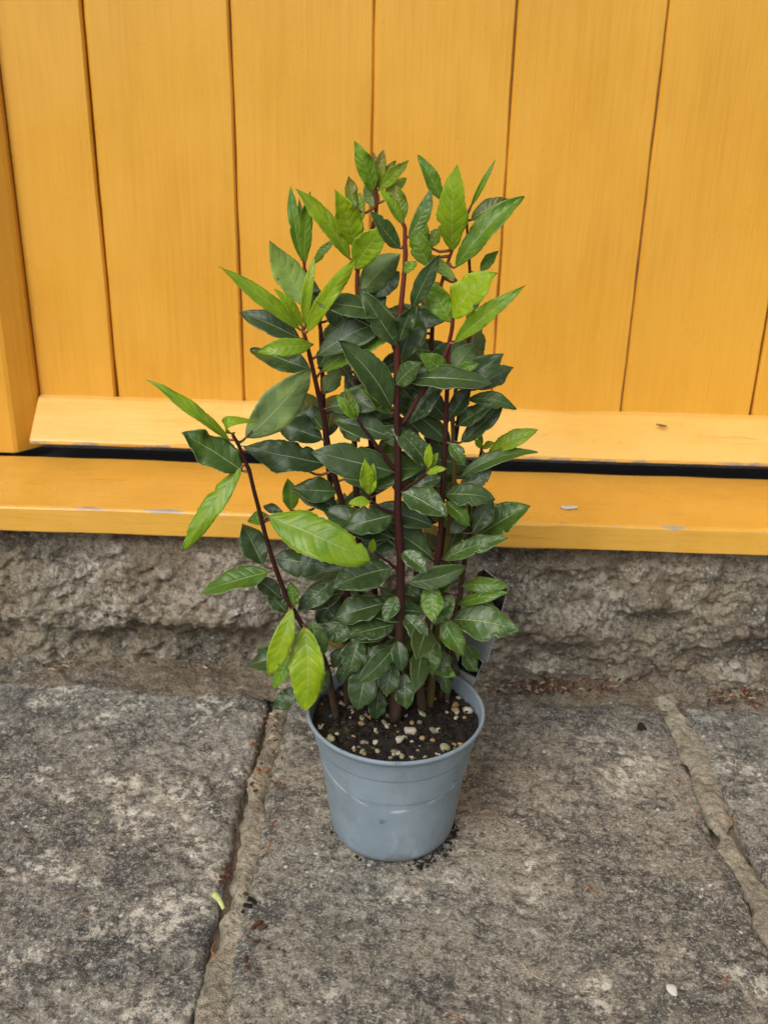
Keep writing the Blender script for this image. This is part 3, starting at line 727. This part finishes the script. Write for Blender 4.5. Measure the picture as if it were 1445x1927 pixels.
def L(bx, by, tx, ty, w, age, Y, dY=0.0, roll=0, flip=False, red=0, dust=0, up=.45, **kw):
    """blade from base to tip as seen, w = seen width, Y/dY = depth of the base and of the tip beyond it (cm)"""
    b = at_y(bx, by, Y/100); t = at_y(tx, ty, (Y+dY)/100)
    a = (t-b)/np.linalg.norm(t-b); v = (b+t)/2-CAM; dist = v@F; v = v/np.linalg.norm(v)
    nf = -v; nf = nf-(nf@a)*a; nf /= np.linalg.norm(nf)
    upv = np.array([0, 0, 1.0]); upv = upv-(upv@a)*a
    n0 = nf.copy()
    n1 = nf+(0 if flip else up)*upv; n1 /= np.linalg.norm(n1)
    r = math.radians(roll); n1 = n1*math.cos(r)+np.cross(a, n1)*math.sin(r)
    c = max(.45, abs(n1@n0)); Wd = (1.14 if age < .6 else .98)*w*dist/FPX/c
    Ln = np.linalg.norm(t-b); Wd = min(Wd, .62*Ln)
    kw.setdefault('arch', random.uniform(.03, .09)); kw.setdefault('fold', random.uniform(.06, .36)); kw.setdefault('wav', random.uniform(.10, .26))
    kw.setdefault('ser', .085 if age > .6 else .04); kw.setdefault('side', random.uniform(-.035, .035))
    kw.setdefault('twist', random.uniform(-.5, .5)); kw.setdefault('tipness', random.uniform(.75, 1.2)); kw.setdefault('droop', random.uniform(-.02, .10))
    return add_leaf(b, t, Wd, n1, age, red, dust, flip=flip, **kw)

LEAVES = [
 # crown tips
 dict(a=(702, 360, 669, 267, 36, .70, 2.6, -1.0), arch=.05), dict(a=(708, 352, 722, 281, 26, .75, 2.8, .5), red=.75), dict(a=(712, 358, 770, 301, 27, .80, 2.8, -1), red=.35),
 dict(a=(705, 350, 702, 286, 22, .75, 3.0, 1.0), red=.8), dict(a=(714, 345, 745, 301, 18, .8, 3.0, .5), red=.7), dict(a=(708, 392, 687, 346, 28, .55, 2.8, .5), flip=True), dict(a=(722, 378, 765, 334, 24, .85, 2.8, .5)),
 dict(a=(668, 392, 657, 330, 27, .75, .8, 1.2), red=.75), dict(a=(672, 425, 678, 362, 30, .85, .8, .6), flip=True), dict(a=(667, 463, 630, 357, 50, .97, .4, -1.8), roll=8),
 dict(a=(658, 487, 556, 355, 40, .95, .3, -1.2)), dict(a=(669, 506, 733, 418, 54, .88, .2, -2.0)), dict(a=(567, 487, 547, 350, 25, .68, 3.2, .5)), dict(a=(574, 497, 584, 360, 27, .70, 3.2, -.5), fold=.35), dict(a=(570, 480, 563, 372, 18, .66, 3.4, .5)),
 dict(a=(628, 452, 590, 498, 18, .6, 1.5, .5)), dict(a=(580, 577, 507, 453, 60, .62, -3.4, .8), flip=True), dict(a=(564, 620, 413, 501, 33, .92, -3.6, -1.5)), dict(a=(569, 615, 519, 544, 24, 1.0, -3.7, -1.5)),
 dict(a=(574, 613, 591, 485, 22, .95, -3.5, 0), fold=.4), dict(a=(578, 625, 675, 479, 36, .95, -3.7, -1.8)), dict(a=(564, 637, 451, 586, 38, .10, -3.0, 1.0)), dict(a=(605, 548, 663, 632, 54, .05, .8, .5)),
 dict(a=(604, 600, 560, 490, 36, .02, 2.0, 1.5)), dict(a=(588, 648, 483, 662, 36, .90, -3.6, -2.2), arch=.16, roll=-18), dict(a=(584, 696, 470, 656, 48, .22, -2.8, 1.2)),
 dict(a=(680, 550, 752, 478, 62, .30, .8, 1.5), flip=True), dict(a=(704, 560, 751, 510, 34, .02, 2.2, 1)), dict(a=(752, 467, 696, 398, 32, .34, -2.5, -1.5)), dict(a=(757, 422, 715, 356, 24, .85, -2.4, -.5)),
 dict(a=(759, 414, 746, 348, 31, .78, -2.4, .4), red=.5), dict(a=(769, 446, 811, 356, 25, .45, -2.4, .4), side=-.06), dict(a=(808, 502, 775, 425, 38, .75, 1.5, .5)), dict(a=(800, 456, 790, 404, 24, .7, 2.5, .5), red=.45),
 dict(a=(832, 378, 788, 291, 30, .62, 3.2, 0)), dict(a=(851, 472, 861, 309, 62, .86, 2.8, -1.0), fold=.08, wav=.03, up=.1), dict(a=(886, 388, 932, 299, 13, .75, 3.8, 0), fold=.5), dict(a=(886, 414, 958, 373, 30, .45, 3.8, .5), red=.4),
 dict(a=(857, 503, 983, 367, 48, .66, 2.6, 0)), dict(a=(904, 512, 938, 472, 20, .55, 3.5, .4)), dict(a=(801, 470, 832, 428, 34, .6, 3.0, .6), red=.25), dict(a=(859, 528, 804, 477, 25, .75, 2.0, -1.0), arch=.14, flip=True),
 dict(a=(852, 598, 938, 514, 66, .97, -2.6, -1.5), side=.08, fold=.1), dict(a=(848, 606, 806, 528, 48, .72, -2.3, .8)), dict(a=(856, 645, 989, 537, 36, .82, -2.6, -1.4), arch=.1), dict(a=(879, 597, 905, 546, 22, .45, 2, 0)),
 dict(a=(776, 580, 824, 481, 30, .06, -2.8, -1.0)), dict(a=(758, 512, 784, 492, 24, .78, -2.6, -.5)), dict(a=(752, 678, 787, 570, 56, .05, -1.6, 1.0)), dict(a=(748, 652, 677, 541, 36, .14, -3.2, -.8), fold=.35),
 dict(a=(605, 699, 784, 601, 48, .60, -2.2, -1.0)), dict(a=(752, 640, 776, 577, 32, .10, -3.4, -1)), dict(a=(736, 766, 641, 641, 58, .12, -3.5, -1.4), wav=.14), dict(a=(735, 778, 681, 731, 28, .5, -3.0, -.6)),
 # upper middle right
 dict(a=(746, 724, 792, 683, 34, .20, -3.6, -1.2), wav=.16), dict(a=(845, 706, 790, 666, 32, .55, -2.5, -1.2)), dict(a=(849, 701, 897, 643, 48, .20, -1.8, .8), flip=True), dict(a=(858, 699, 902, 684, 17, .55, -2.4, -.6)),
 dict(a=(850, 729, 947, 665, 40, .10, -1.6, -.4)), dict(a=(897, 732, 965, 690, 36, .24, .8, .5), dust=.3), dict(a=(881, 752, 972, 768, 26, .34, -.2, -.6), arch=.16), dict(a=(845, 786, 886, 727, 32, .02, -.8, .6)),
 dict(a=(863, 800, 929, 758, 32, .15, -.4, -.9)), dict(a=(868, 832, 946, 762, 34, .08, .2, .4)), dict(a=(770, 796, 836, 714, 44, .06, -1.4, .6), dust=.5), dict(a=(918, 854, 1011, 808, 33, .88, 2.6, -.4)),
 dict(a=(867, 897, 1011, 848, 28, .32, 1.2, .6), side=.05), dict(a=(908, 844, 932, 833, 15, .95, 3.0, -.4)), dict(a=(906, 842, 892, 826, 13, .95, 3.0, -.4)), dict(a=(905, 842, 902, 808, 11, .7, 3.2, 0)), dict(a=(846, 834, 872, 876, 26, .45, -2.2, -1.0), dust=1.0, arch=.18),
 dict(a=(772, 836, 709, 805, 30, .10, -2.6, -.6), wav=.18), dict(a=(804, 877, 741, 803, 42, .16, -2.6, -.8), dust=.5), dict(a=(806, 880, 808, 834, 18, .97, -4.8, -.2)), dict(a=(810, 880, 824, 852, 15, .75, -4.7, .2), red=.3), dict(a=(803, 891, 838, 881, 15, .92, -4.8, -.8)),
 dict(a=(740, 888, 590, 848, 58, .10, -3.6, -2.0), fold=.06, wav=.03), dict(a=(695, 930, 687, 864, 30, .97, -5.0, -.4), fold=.1), dict(a=(697, 929, 702, 872, 22, .92, -4.9, .3)), dict(a=(696, 945, 655, 947, 19, .97, -5.0, -.8)),
 dict(a=(757, 926, 842, 971, 54, .18, -3.6, -2.2), dust=.6), dict(a=(776, 918, 830, 898, 44, .10, -2.6, .4), dust=.5), dict(a=(837, 930, 931, 937, 42, .14, -1.6, -.8), arch=.14, wav=.2), dict(a=(874, 914, 926, 884, 28, .0, .4, .6)),
 dict(a=(839, 944, 885, 989, 30, .50, -1.9, -1.4), arch=.16), dict(a=(890, 1002, 929, 938, 36, .03, -.2, .8)), dict(a=(914, 966, 934, 947, 14, .9, 1.2, .4)), dict(a=(902, 1007, 996, 951, 54, .40, 2.8, -.6)),
 dict(a=(832, 1053, 953, 1010, 32, .36, -.6, -1.0), dust=.4), dict(a=(847, 1003, 886, 970, 32, .08, -.4, .6)), dict(a=(739, 969, 643, 993, 60, .16, -3.5, -1.4)), dict(a=(506, 971, 696, 1054, 84, .80, -6.6, -2.6), fold=.12, wav=.10, tipness=.62, twist=.1),
 # lower skirt
 dict(a=(756, 1038, 802, 1078, 56, .24, -3.6, -1.4), dust=.9, wav=.14), dict(a=(737, 1070, 625, 1106, 56, .16, -3.6, -1.6), dust=.3), dict(a=(722, 1136, 627, 1163, 48, .10, -3.2, -1.2)), dict(a=(747, 1122, 723, 1170, 46, .28, -3.6, -2.0), dust=.9),
 dict(a=(811, 1098, 813, 1172, 50, .66, -1.8, -2.4), dust=.6), dict(a=(852, 1120, 816, 1176, 36, .42, -.8, -1.4), dust=.8), dict(a=(790, 1120, 757, 1096, 38, .16, -2.0, .4)), dict(a=(826, 1110, 855, 1084, 24, .45, -1.0, -.4)),
 dict(a=(868, 1103, 958, 1103, 25, .58, 2.2, -1.2), arch=.12, dust=.3), dict(a=(861, 1137, 957, 1115, 24, .54, 2.0, -1.4), arch=.10, dust=.2), dict(a=(882, 1134, 945, 1162, 34, .44, 2.8, .2)), dict(a=(848, 1166, 980, 1187, 60, .34, 1.0, -1.4), fold=.2, dust=.3),
 dict(a=(832, 1163, 873, 1234, 38, .48, -.8, -2.0), dust=.3), dict(a=(759, 1158, 805, 1208, 44, .20, -3.2, -1.6), dust=.6), dict(a=(742, 1175, 655, 1197, 44, .12, -3.4, -2.0), dust=.3), dict(a=(748, 1206, 757, 1264, 30, .05, -3.8, -1.6)),
 dict(a=(737, 1214, 686, 1272, 38, .06, -3.4, -2.0)), dict(a=(677, 1196, 656, 1271, 42, .20, -2.6, -1.8), dust=.3), dict(a=(692, 1249, 672, 1337, 48, .05, -3.0, -1.6)), dict(a=(741, 1245, 726, 1313, 42, .10, -4.0, -1.6), dust=.3),
 dict(a=(760, 1266, 765, 1335, 34, .12, -3.8, -1.4), dust=.3), dict(a=(714, 1272, 691, 1315, 30, .05, -2.8, -.8)), dict(a=(713, 1300, 707, 1353, 34, .02, -2.2, -.6)), dict(a=(802, 1193, 814, 1273, 38, .36, -1.6, -2.2), dust=.5, wav=.2),
 dict(a=(818, 1219, 843, 1271, 34, .18, -.6, -1.4)), dict(a=(807, 1246, 858, 1273, 26, .66, -.4, -1.2)), dict(a=(833, 1270, 845, 1306, 20, .25, 1.0, -.6)), dict(a=(870, 1228, 898, 1265, 26, .28, 2.6, -.4), dust=.3), dict(a=(879, 1212, 894, 1250, 26, .30, 3.0, 0)),
 # left arm
 dict(a=(431, 827, 281, 712, 29, .82, -7.6, -1.6), arch=.08, fold=.28), dict(a=(437, 816, 486, 795, 24, .85, -7.6, -1.0), arch=.75), dict(a=(463, 824, 586, 690, 68, .30, -7.2, 1.2), fold=.08, flip=True), dict(a=(456, 886, 341, 815, 58, .36, -7.3, -.8), fold=.12),
 dict(a=(454, 880, 344, 1038, 46, .88, -7.4, -3.0)), dict(a=(612, 873, 455, 838, 52, .06, -2.0, -.8)), dict(a=(607, 827, 523, 800, 46, .02, -1.2, .6)), dict(a=(634, 925, 546, 919, 40, .12, -1.6, -1.2)), dict(a=(579, 886, 575, 857, 20, .5, -1.6, -.8), dust=.5),
 dict(a=(548, 960, 542, 900, 34, .62, -.6, .6)), dict(a=(634, 956, 556, 922, 40, .02, -1.2, -.2)), dict(a=(530, 962, 495, 952, 15, .05, -5, .4)), dict(a=(510, 975, 464, 980, 26, .68, -6.2, 1.0)), dict(a=(495, 1062, 457, 984, 62, .10, -5.0, 1.6)),
 dict(a=(507, 1076, 379, 1111, 44, .46, -6.0, -1.4), fold=.3, roll=10), dict(a=(515, 1050, 622, 1064, 46, .06, -4.6, -.4)), dict(a=(526, 1124, 481, 1088, 34, .08, -5.0, .4)), dict(a=(540, 1152, 502, 1112, 34, .12, -4.8, .4)), dict(a=(554, 1140, 547, 1096, 26, .55, -5, .2)),
 dict(a=(634, 1086, 560, 1149, 38, .16, -1.8, -1.8), dust=.7), dict(a=(646, 1114, 572, 1144, 36, .02, -1.4, -.8)), dict(a=(640, 1120, 600, 1172, 40, .02, -.6, -.2)), dict(a=(550, 1145, 503, 1277, 42, .95, -5.4, -2.4)), dict(a=(573, 1179, 575, 1340, 70, .97, -4.8, -3.4), fold=.12, tipness=.7, twist=-.15),
 dict(a=(545, 1230, 514, 1297, 32, .70, -3.8, -.8)), dict(a=(540, 1236, 465, 1254, 46, .10, -2.6, .2)), dict(a=(566, 1298, 515, 1333, 32, .10, -2.6, -.8)), dict(a=(617, 1257, 598, 1310, 24, .18, -2.4, -.8)), dict(a=(586, 1168, 608, 1241, 38, .34, -3.8, -1.0), dust=.2),
 dict(a=(672, 1166, 628, 1210, 40, .14, -2.4, -1.2)), dict(a=(647, 1218, 625, 1257, 26, .1, -2, -.8)), dict(a=(657, 1244, 638, 1287, 22, .1, -2, -.8)), dict(a=(640, 1170, 590, 1210, 30, .05, -2, -.6)),
 # further leaves seen between the stems
 dict(a=(670, 790, 648, 728, 26, .62, -4.4, .4), red=.25), dict(a=(668, 790, 634, 745, 22, .66, -4.4, .2)), dict(a=(664, 700, 702, 716, 24, .05, 1.0, .4)), dict(a=(690, 780, 650, 700, 40, .06, 1.2, .8)), dict(a=(676, 830, 640, 780, 40, .25, .4, 1), flip=True),
 dict(a=(612, 790, 560, 770, 34, .04, .6, .6)), dict(a=(640, 600, 690, 640, 36, .05, 1.4, .6)), dict(a=(690, 600, 720, 530, 44, .06, 2.6, .6)), dict(a=(812, 700, 868, 640, 40, .12, 2.0, .8)), dict(a=(700, 1040, 702, 1014, 16, .85, -4.6, -.4)),
 dict(a=(600, 690, 640, 640, 34, .35, 1.8, .4)), dict(a=(612, 740, 640, 690, 34, .3, 1.8, .4), flip=True),
]
for d in LEAVES:
    d = dict(d); a_ = d.pop('a'); L(*a_, **d)
# inner leaves round every stem, pointing away from the viewer and sideways
def inner(nm, i, az, el, ln, age, low=False):
    b = SP[nm][i]; dirv = np.array([math.cos(az)*math.cos(el), math.sin(az)*math.cos(el), math.sin(el)])
    b2 = b+dirv*.008; nrm = np.array([random.uniform(-.4, .4), -random.uniform(.5, 1.1), .8])
    tx, ty = proj(b2+dirv*ln)
    if ty < (520 if low is False else 1140) or not np.interp(ty, (445, 550, 700, 900, 1050, 1250), (640, 590, 565, 560, 545, 605)) < tx < np.interp(ty, (445, 550, 700, 900, 1050, 1250), (890, 900, 925, 935, 900, 875)): return
    add_leaf(b2, b2+dirv*ln, ln*random.uniform(.34, .44), nrm, age, 0, random.choice([0, 0, .4]), stem=nm, arch=random.uniform(.02, .1), fold=random.uniform(.1, .3), wav=random.uniform(.04, .12), side=random.uniform(-.05, .05), twist=random.uniform(-.4, .4))
cnt = 0
for nm, lo, hi, k in (('S2', 8, 33, 8), ('S3', 9, 33, 9), ('S4', 8, 33, 9), ('S5', 8, 36, 10), ('S6', 8, 36, 7), ('S7', 6, 36, 13), ('S8', 6, 35, 13), ('S9', 6, 36, 13), ('S10', 6, 36, 10), ('S11', 6, 36, 10), ('S6b', 8, 36, 5)):
    for j in range(k):
        i = int(lo+(hi-lo)*(j+random.random()*.8)/k); az = random.choice([random.uniform(.2, 2.9), random.uniform(-.25, .25), random.uniform(2.9, 3.4)])
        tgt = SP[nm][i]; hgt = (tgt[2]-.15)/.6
        if nm in ('S10',) and math.cos(az) < -.3: az = math.pi/2+random.uniform(-.6, .3)
        if nm in ('S11', 'S6', 'S9') and math.cos(az) > .3: az = math.pi/2+random.uniform(-.3, .7)
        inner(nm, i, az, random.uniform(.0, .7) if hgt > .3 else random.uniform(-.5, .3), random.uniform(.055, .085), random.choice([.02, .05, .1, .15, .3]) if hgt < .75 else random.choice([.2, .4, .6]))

for nm in ('S2', 'S3', 'S4', 'S5', 'S6', 'S7', 'S8', 'S9', 'S10'):
    for j in range(5):
        q_ = SP[nm]; i = int(np.abs(q_[:, 2]-random.uniform(.215, .31)).argmin())
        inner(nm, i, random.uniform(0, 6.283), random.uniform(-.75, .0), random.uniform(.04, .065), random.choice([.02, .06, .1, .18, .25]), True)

# roots that escaped under the pot
def strand(name, pts, r, mat, n=14, k=5):
    V, Fc = tube_data(smooth_path(pts, n), list(np.linspace(r, r*.5, n)), k); return pymesh(name, V, Fc)
for i in range(14):
    a = math.radians(random.uniform(-75, 12)); r = .069
    p0 = np.array([r*math.cos(a), r*math.sin(a), .005]); q = p0*1.04; q[2] = .0035; t = np.array([-math.sin(a), math.cos(a), 0])*random.uniform(-.02, .02)
    e = p0*random.uniform(1.05, 1.13)+t; e[2] = random.uniform(.001, .009)
    o = link('root', strand('root', [p0*.97-Vector(PB), q+t*.4-Vector(PB), e-Vector(PB)], random.uniform(.0005, .0012), M_BLACK), M_BLACK, plant, True)

# ------------------------------------------------------------------ plant label in the pot
def tag_mat():
    m = NT('printed_label_card'); o = m.coord('UV'); sx = m.n('SeparateXYZ'); m.l(o, sx.inputs[0])
    n_ = m.noise(m.coord('Object'), 40, 3); band = m.ramp(sx.outputs[1], .40, .44, 0, 1)
    c = m.mix(band, (.30, .31, .33), m.mix(m.ramp(n_, .45, .6), (.010, .010, .012), (.05, .055, .05)))
    ln = m.math('MULTIPLY', m.ramp(m.math('ABSOLUTE', m.math('SUBTRACT', m.math('FRACT', m.math('MULTIPLY', sx.outputs[1], 34.0)), .5)), .12, .2, 1, 0), m.ramp(m.noise(m.coord('Object'), 700, 2), .45, .5))
    c = m.mix(m.math('MULTIPLY', m.math('MULTIPLY', ln, m.math('SUBTRACT', 1.0, band)), .7), c, (.06, .06, .07))
    return m.set(c, .22, None, .5)
M_TAG = tag_mat()
M_TAGEDGE = speck('label_white_edge', (.62, .63, .65), (.75, .76, .78), 60, .4)
lab = empty('plant_label', at_y(880, 1300, .065)); tag(lab, 'dark printed plastic plant label stuck in the back of the pot', 'label')
LB = Vector(lab.location)
def plate(name, quad, th, mat, edge):
    q = [Vector(p)-LB for p in quad]; n_ = (q[1]-q[0]).cross(q[-1]-q[0]).normalized()*th
    k = len(q); V = [tuple(p) for p in q]+[tuple(p+n_) for p in q]
    Fc = [tuple(range(k)), tuple(reversed(range(k, 2*k)))]+[(i, (i+1) % k, (i+1) % k+k, i+k) for i in range(k)]
    me = pymesh(name, V, Fc); o = link(name, me, [mat, edge], lab)
    for p in me.polygons[2:]: p.material_index = 1
    uvl = me.uv_layers.new(name='uv'); zs_ = [v.co.z for v in me.vertices]; z0, z1 = min(zs_), max(zs_)
    for lp in me.loops: v = me.vertices[lp.vertex_index].co; uvl.data[lp.index].uv = (v.x*10, (v.z-z0)/(z1-z0))
    return o
plate('label_head', [at_y(917, 1246, .052), at_y(956, 1106, .046), at_y(911, 1071, .062), at_y(900, 1077, .068), at_y(868, 1190, .078), at_y(872, 1216, .076)], .0008, M_TAG, M_TAGEDGE)
plate('label_stake', [at_y(884, 1302, .060), at_y(909, 1246, .0535), at_y(874, 1212, .0745), at_y(858, 1256, .078), at_y(866, 1296, .070)], .0008, M_TAG, M_TAGEDGE)

# ------------------------------------------------------------------ bits on the paving and sill
def flake(px, py, r, k, name, label, cat, mesh, group=None, z=.0012, flat=.5):
    p = at_z(px, py, 0.0); s = r*(np.linalg.norm(p-CAM)/FPX)
    o = put(name, mesh, (p[0], p[1], z+s*.3), (s*random.uniform(.9, 1.3), s*random.uniform(.7, 1), s*flat)); return tag(o, label, cat, group)
me_c = [rock_mesh('soil_crumb', 20+k, M_CRUMB, 2) for k in range(3)]; me_b = [rock_mesh('soil_crumb', 30+k, M_BLACK, 2) for k in range(2)]
CR = [(424, 1640, 7), (430, 1648, 8), (420, 1655, 7), (428, 1628, 5), (416, 1662, 5), (433, 1658, 5), (485, 1742, 9), (492, 1748, 7), (478, 1749, 6), (463, 1684, 5), (482, 1775, 5), (463, 1808, 6), (466, 1822, 5), (505, 1786, 4), (525, 1789, 4), (535, 1793, 4), (590, 1669, 4), (484, 1826, 4), (452, 1508, 6), (462, 1484, 5), (474, 1478, 6), (480, 1490, 5)]
for i, (px, py, r) in enumerate(CR):
    flake(px, py, r*.9, 0, 'soil_crumb', 'red brown soil crumb lying by the pale mortar joint', 'soil crumb', me_c[i % 3], 'red brown crumbs along the mortar joint')
for px, py, r in ((466, 1708, 11), (478, 1700, 8), (458, 1718, 5), (470, 1695, 7)):
    flake(px, py, r*.8, 0, 'soil_crumb', 'black soil crumb beside the mortar joint', 'soil crumb', me_b[0], 'black crumbs beside the mortar joint')
for i in range(46):
    a = math.radians(random.uniform(-82, 10)); r = random.uniform(.068, .080); s = random.uniform(.001, .0032)
    if random.random() < .3: a = math.radians(random.uniform(180, 300)); r = random.uniform(.069, .073); s *= .7
    o = put('soil_crumb', me_b[i % 2], (r*math.cos(a), r*math.sin(a), s*.5+.001), s); tag(o, 'dark damp soil crumb at the foot of the grey pot', 'soil crumb', 'dark crumbs round the pot foot')
flake(1262, 1865, 9, 0, 'white_pebble', 'small white pebble alone on the bare flagstone', 'pebble', rock_mesh('white_pebble', 3, M_WHITE), flat=.6)
flake(1207, 1375, 11, 0, 'moss_tuft', 'small round dark moss tuft on the middle flagstone', 'moss', rock_mesh('moss_tuft', 7, M_BLACK), flat=.10)
def litter(name, px0, py0, px1, py1, r, mat, label, cat, group=None, z=.003, bend=.12):
    a = at_z(px0, py0, z); b = at_z(px1, py1, z); d = b-a; q = np.array([-d[1], d[0], 0])*bend
    mid = (a+b)/2+q+np.array([0, 0, .0012]); c0 = (a+b)/2
    me = strand(name, [a-c0, mid-c0, b-c0], r, mat, 9, 5); o = link(name, me, mat, None, True); o.location = c0; return tag(o, label, cat, group)
litter('cut_stem', 404, 1683, 421, 1710, .0042, M_GREENBIT, 'short pale green cut stem lying on the left flagstone', 'stem piece', z=.004, bend=.03)
litter('twig', 980, 1811, 1034, 1849, .0007, M_STRAW, 'thin pale bent twig on the middle flagstone', 'twig', bend=-.15)
for s in ((1368, 1838, 1355, 1860), (785, 1662, 781, 1673), (1380, 1548, 1384, 1560), (1094, 1664, 1118, 1686), (845, 1914, 875, 1927), (1258, 1468, 1288, 1470), (476, 1515, 486, 1508), (510, 1552, 532, 1541), (505, 1580, 502, 1602), (1306, 1523, 1312, 1541), (400, 1800, 408, 1770), (398, 1790, 404, 1808), (1370, 1535, 1377, 1552), (515, 1385, 522, 1372), (504, 1390, 500, 1400)):
    litter('dry_needle', *s, .0009, M_NEEDLE, 'dry orange conifer needle lying on the flagstones', 'needle', 'dry needles scattered on the flagstones')
LV, LFc, LM = [], [], []
for i in range(420):
    if i < 190: px, py = random.triangular(890, 1200, 1000), random.gauss(1292, 8)
    elif i < 300: px, py = random.uniform(1330, 1460), random.gauss(1310, 9)
    elif i < 350: px, py = random.uniform(80, 500), random.gauss(1252, 8)
    else: px, py = random.uniform(470, 530), random.uniform(1310, 1480)
    a = random.uniform(-1.5, 1.5); ln = random.uniform(3, 15)
    a0 = at_z(px, py, random.uniform(.002, .008)); b0 = at_z(px+ln*math.cos(a), py+ln*.5*math.sin(a), random.uniform(.002, .010)); md = (a0+b0)/2+np.array([random.uniform(-.003, .003), random.uniform(-.003, .003), .001])
    v_, f_ = tube_data(smooth_path([a0, md, b0], 5), [random.uniform(.0004, .0013)]*5, 4); o0 = len(LV); LV += v_; LFc += [tuple(k+o0 for k in f) for f in f_]; LM += [random.choice([0, 1, 1, 1, 2, 3])]*len(f_)
me = pymesh('leaf_litter', LV, LFc); o = link('leaf_litter', me, [M_NEEDLE, M_CRUMB, M_STRAW, M_BLACK]); me.polygons.foreach_set('material_index', np.array(LM, np.int32))
tag(o, 'dry red brown litter gathered along the foot of the plinth', 'leaf litter', kind='stuff')
p = at_z(446, 1214, .012); o = put('petal', rock_mesh('petal', 5, M_PETAL), (p[0], p[1]-.0, .012), (.005, .0035, .0012), (.3, .3, .4)); tag(o, 'tiny pink petal fallen at the foot of the plinth', 'petal')
p = at_z(1070, 955, ZT+.002); o = put('bird_dropping', rock_mesh('bird_dropping', 2, M_WHITE), (p[0], p[1], ZT+.0018), (.0115, .0075, .0022), (0, 0, .1)); tag(o, 'small white dropping on the ochre sill', 'dropping')
p = at_y(1243, 800, YD-.034); o = put('dead_insect', rock_mesh('dead_insect', 4, M_BAREWOOD), (p[0], p[1], p[2]), (.008, .0022, .0018), (.7, .15, 0)); tag(o, 'tiny brown insect resting on the sloping weatherboard', 'insect')
print('leaves', leaf_count)
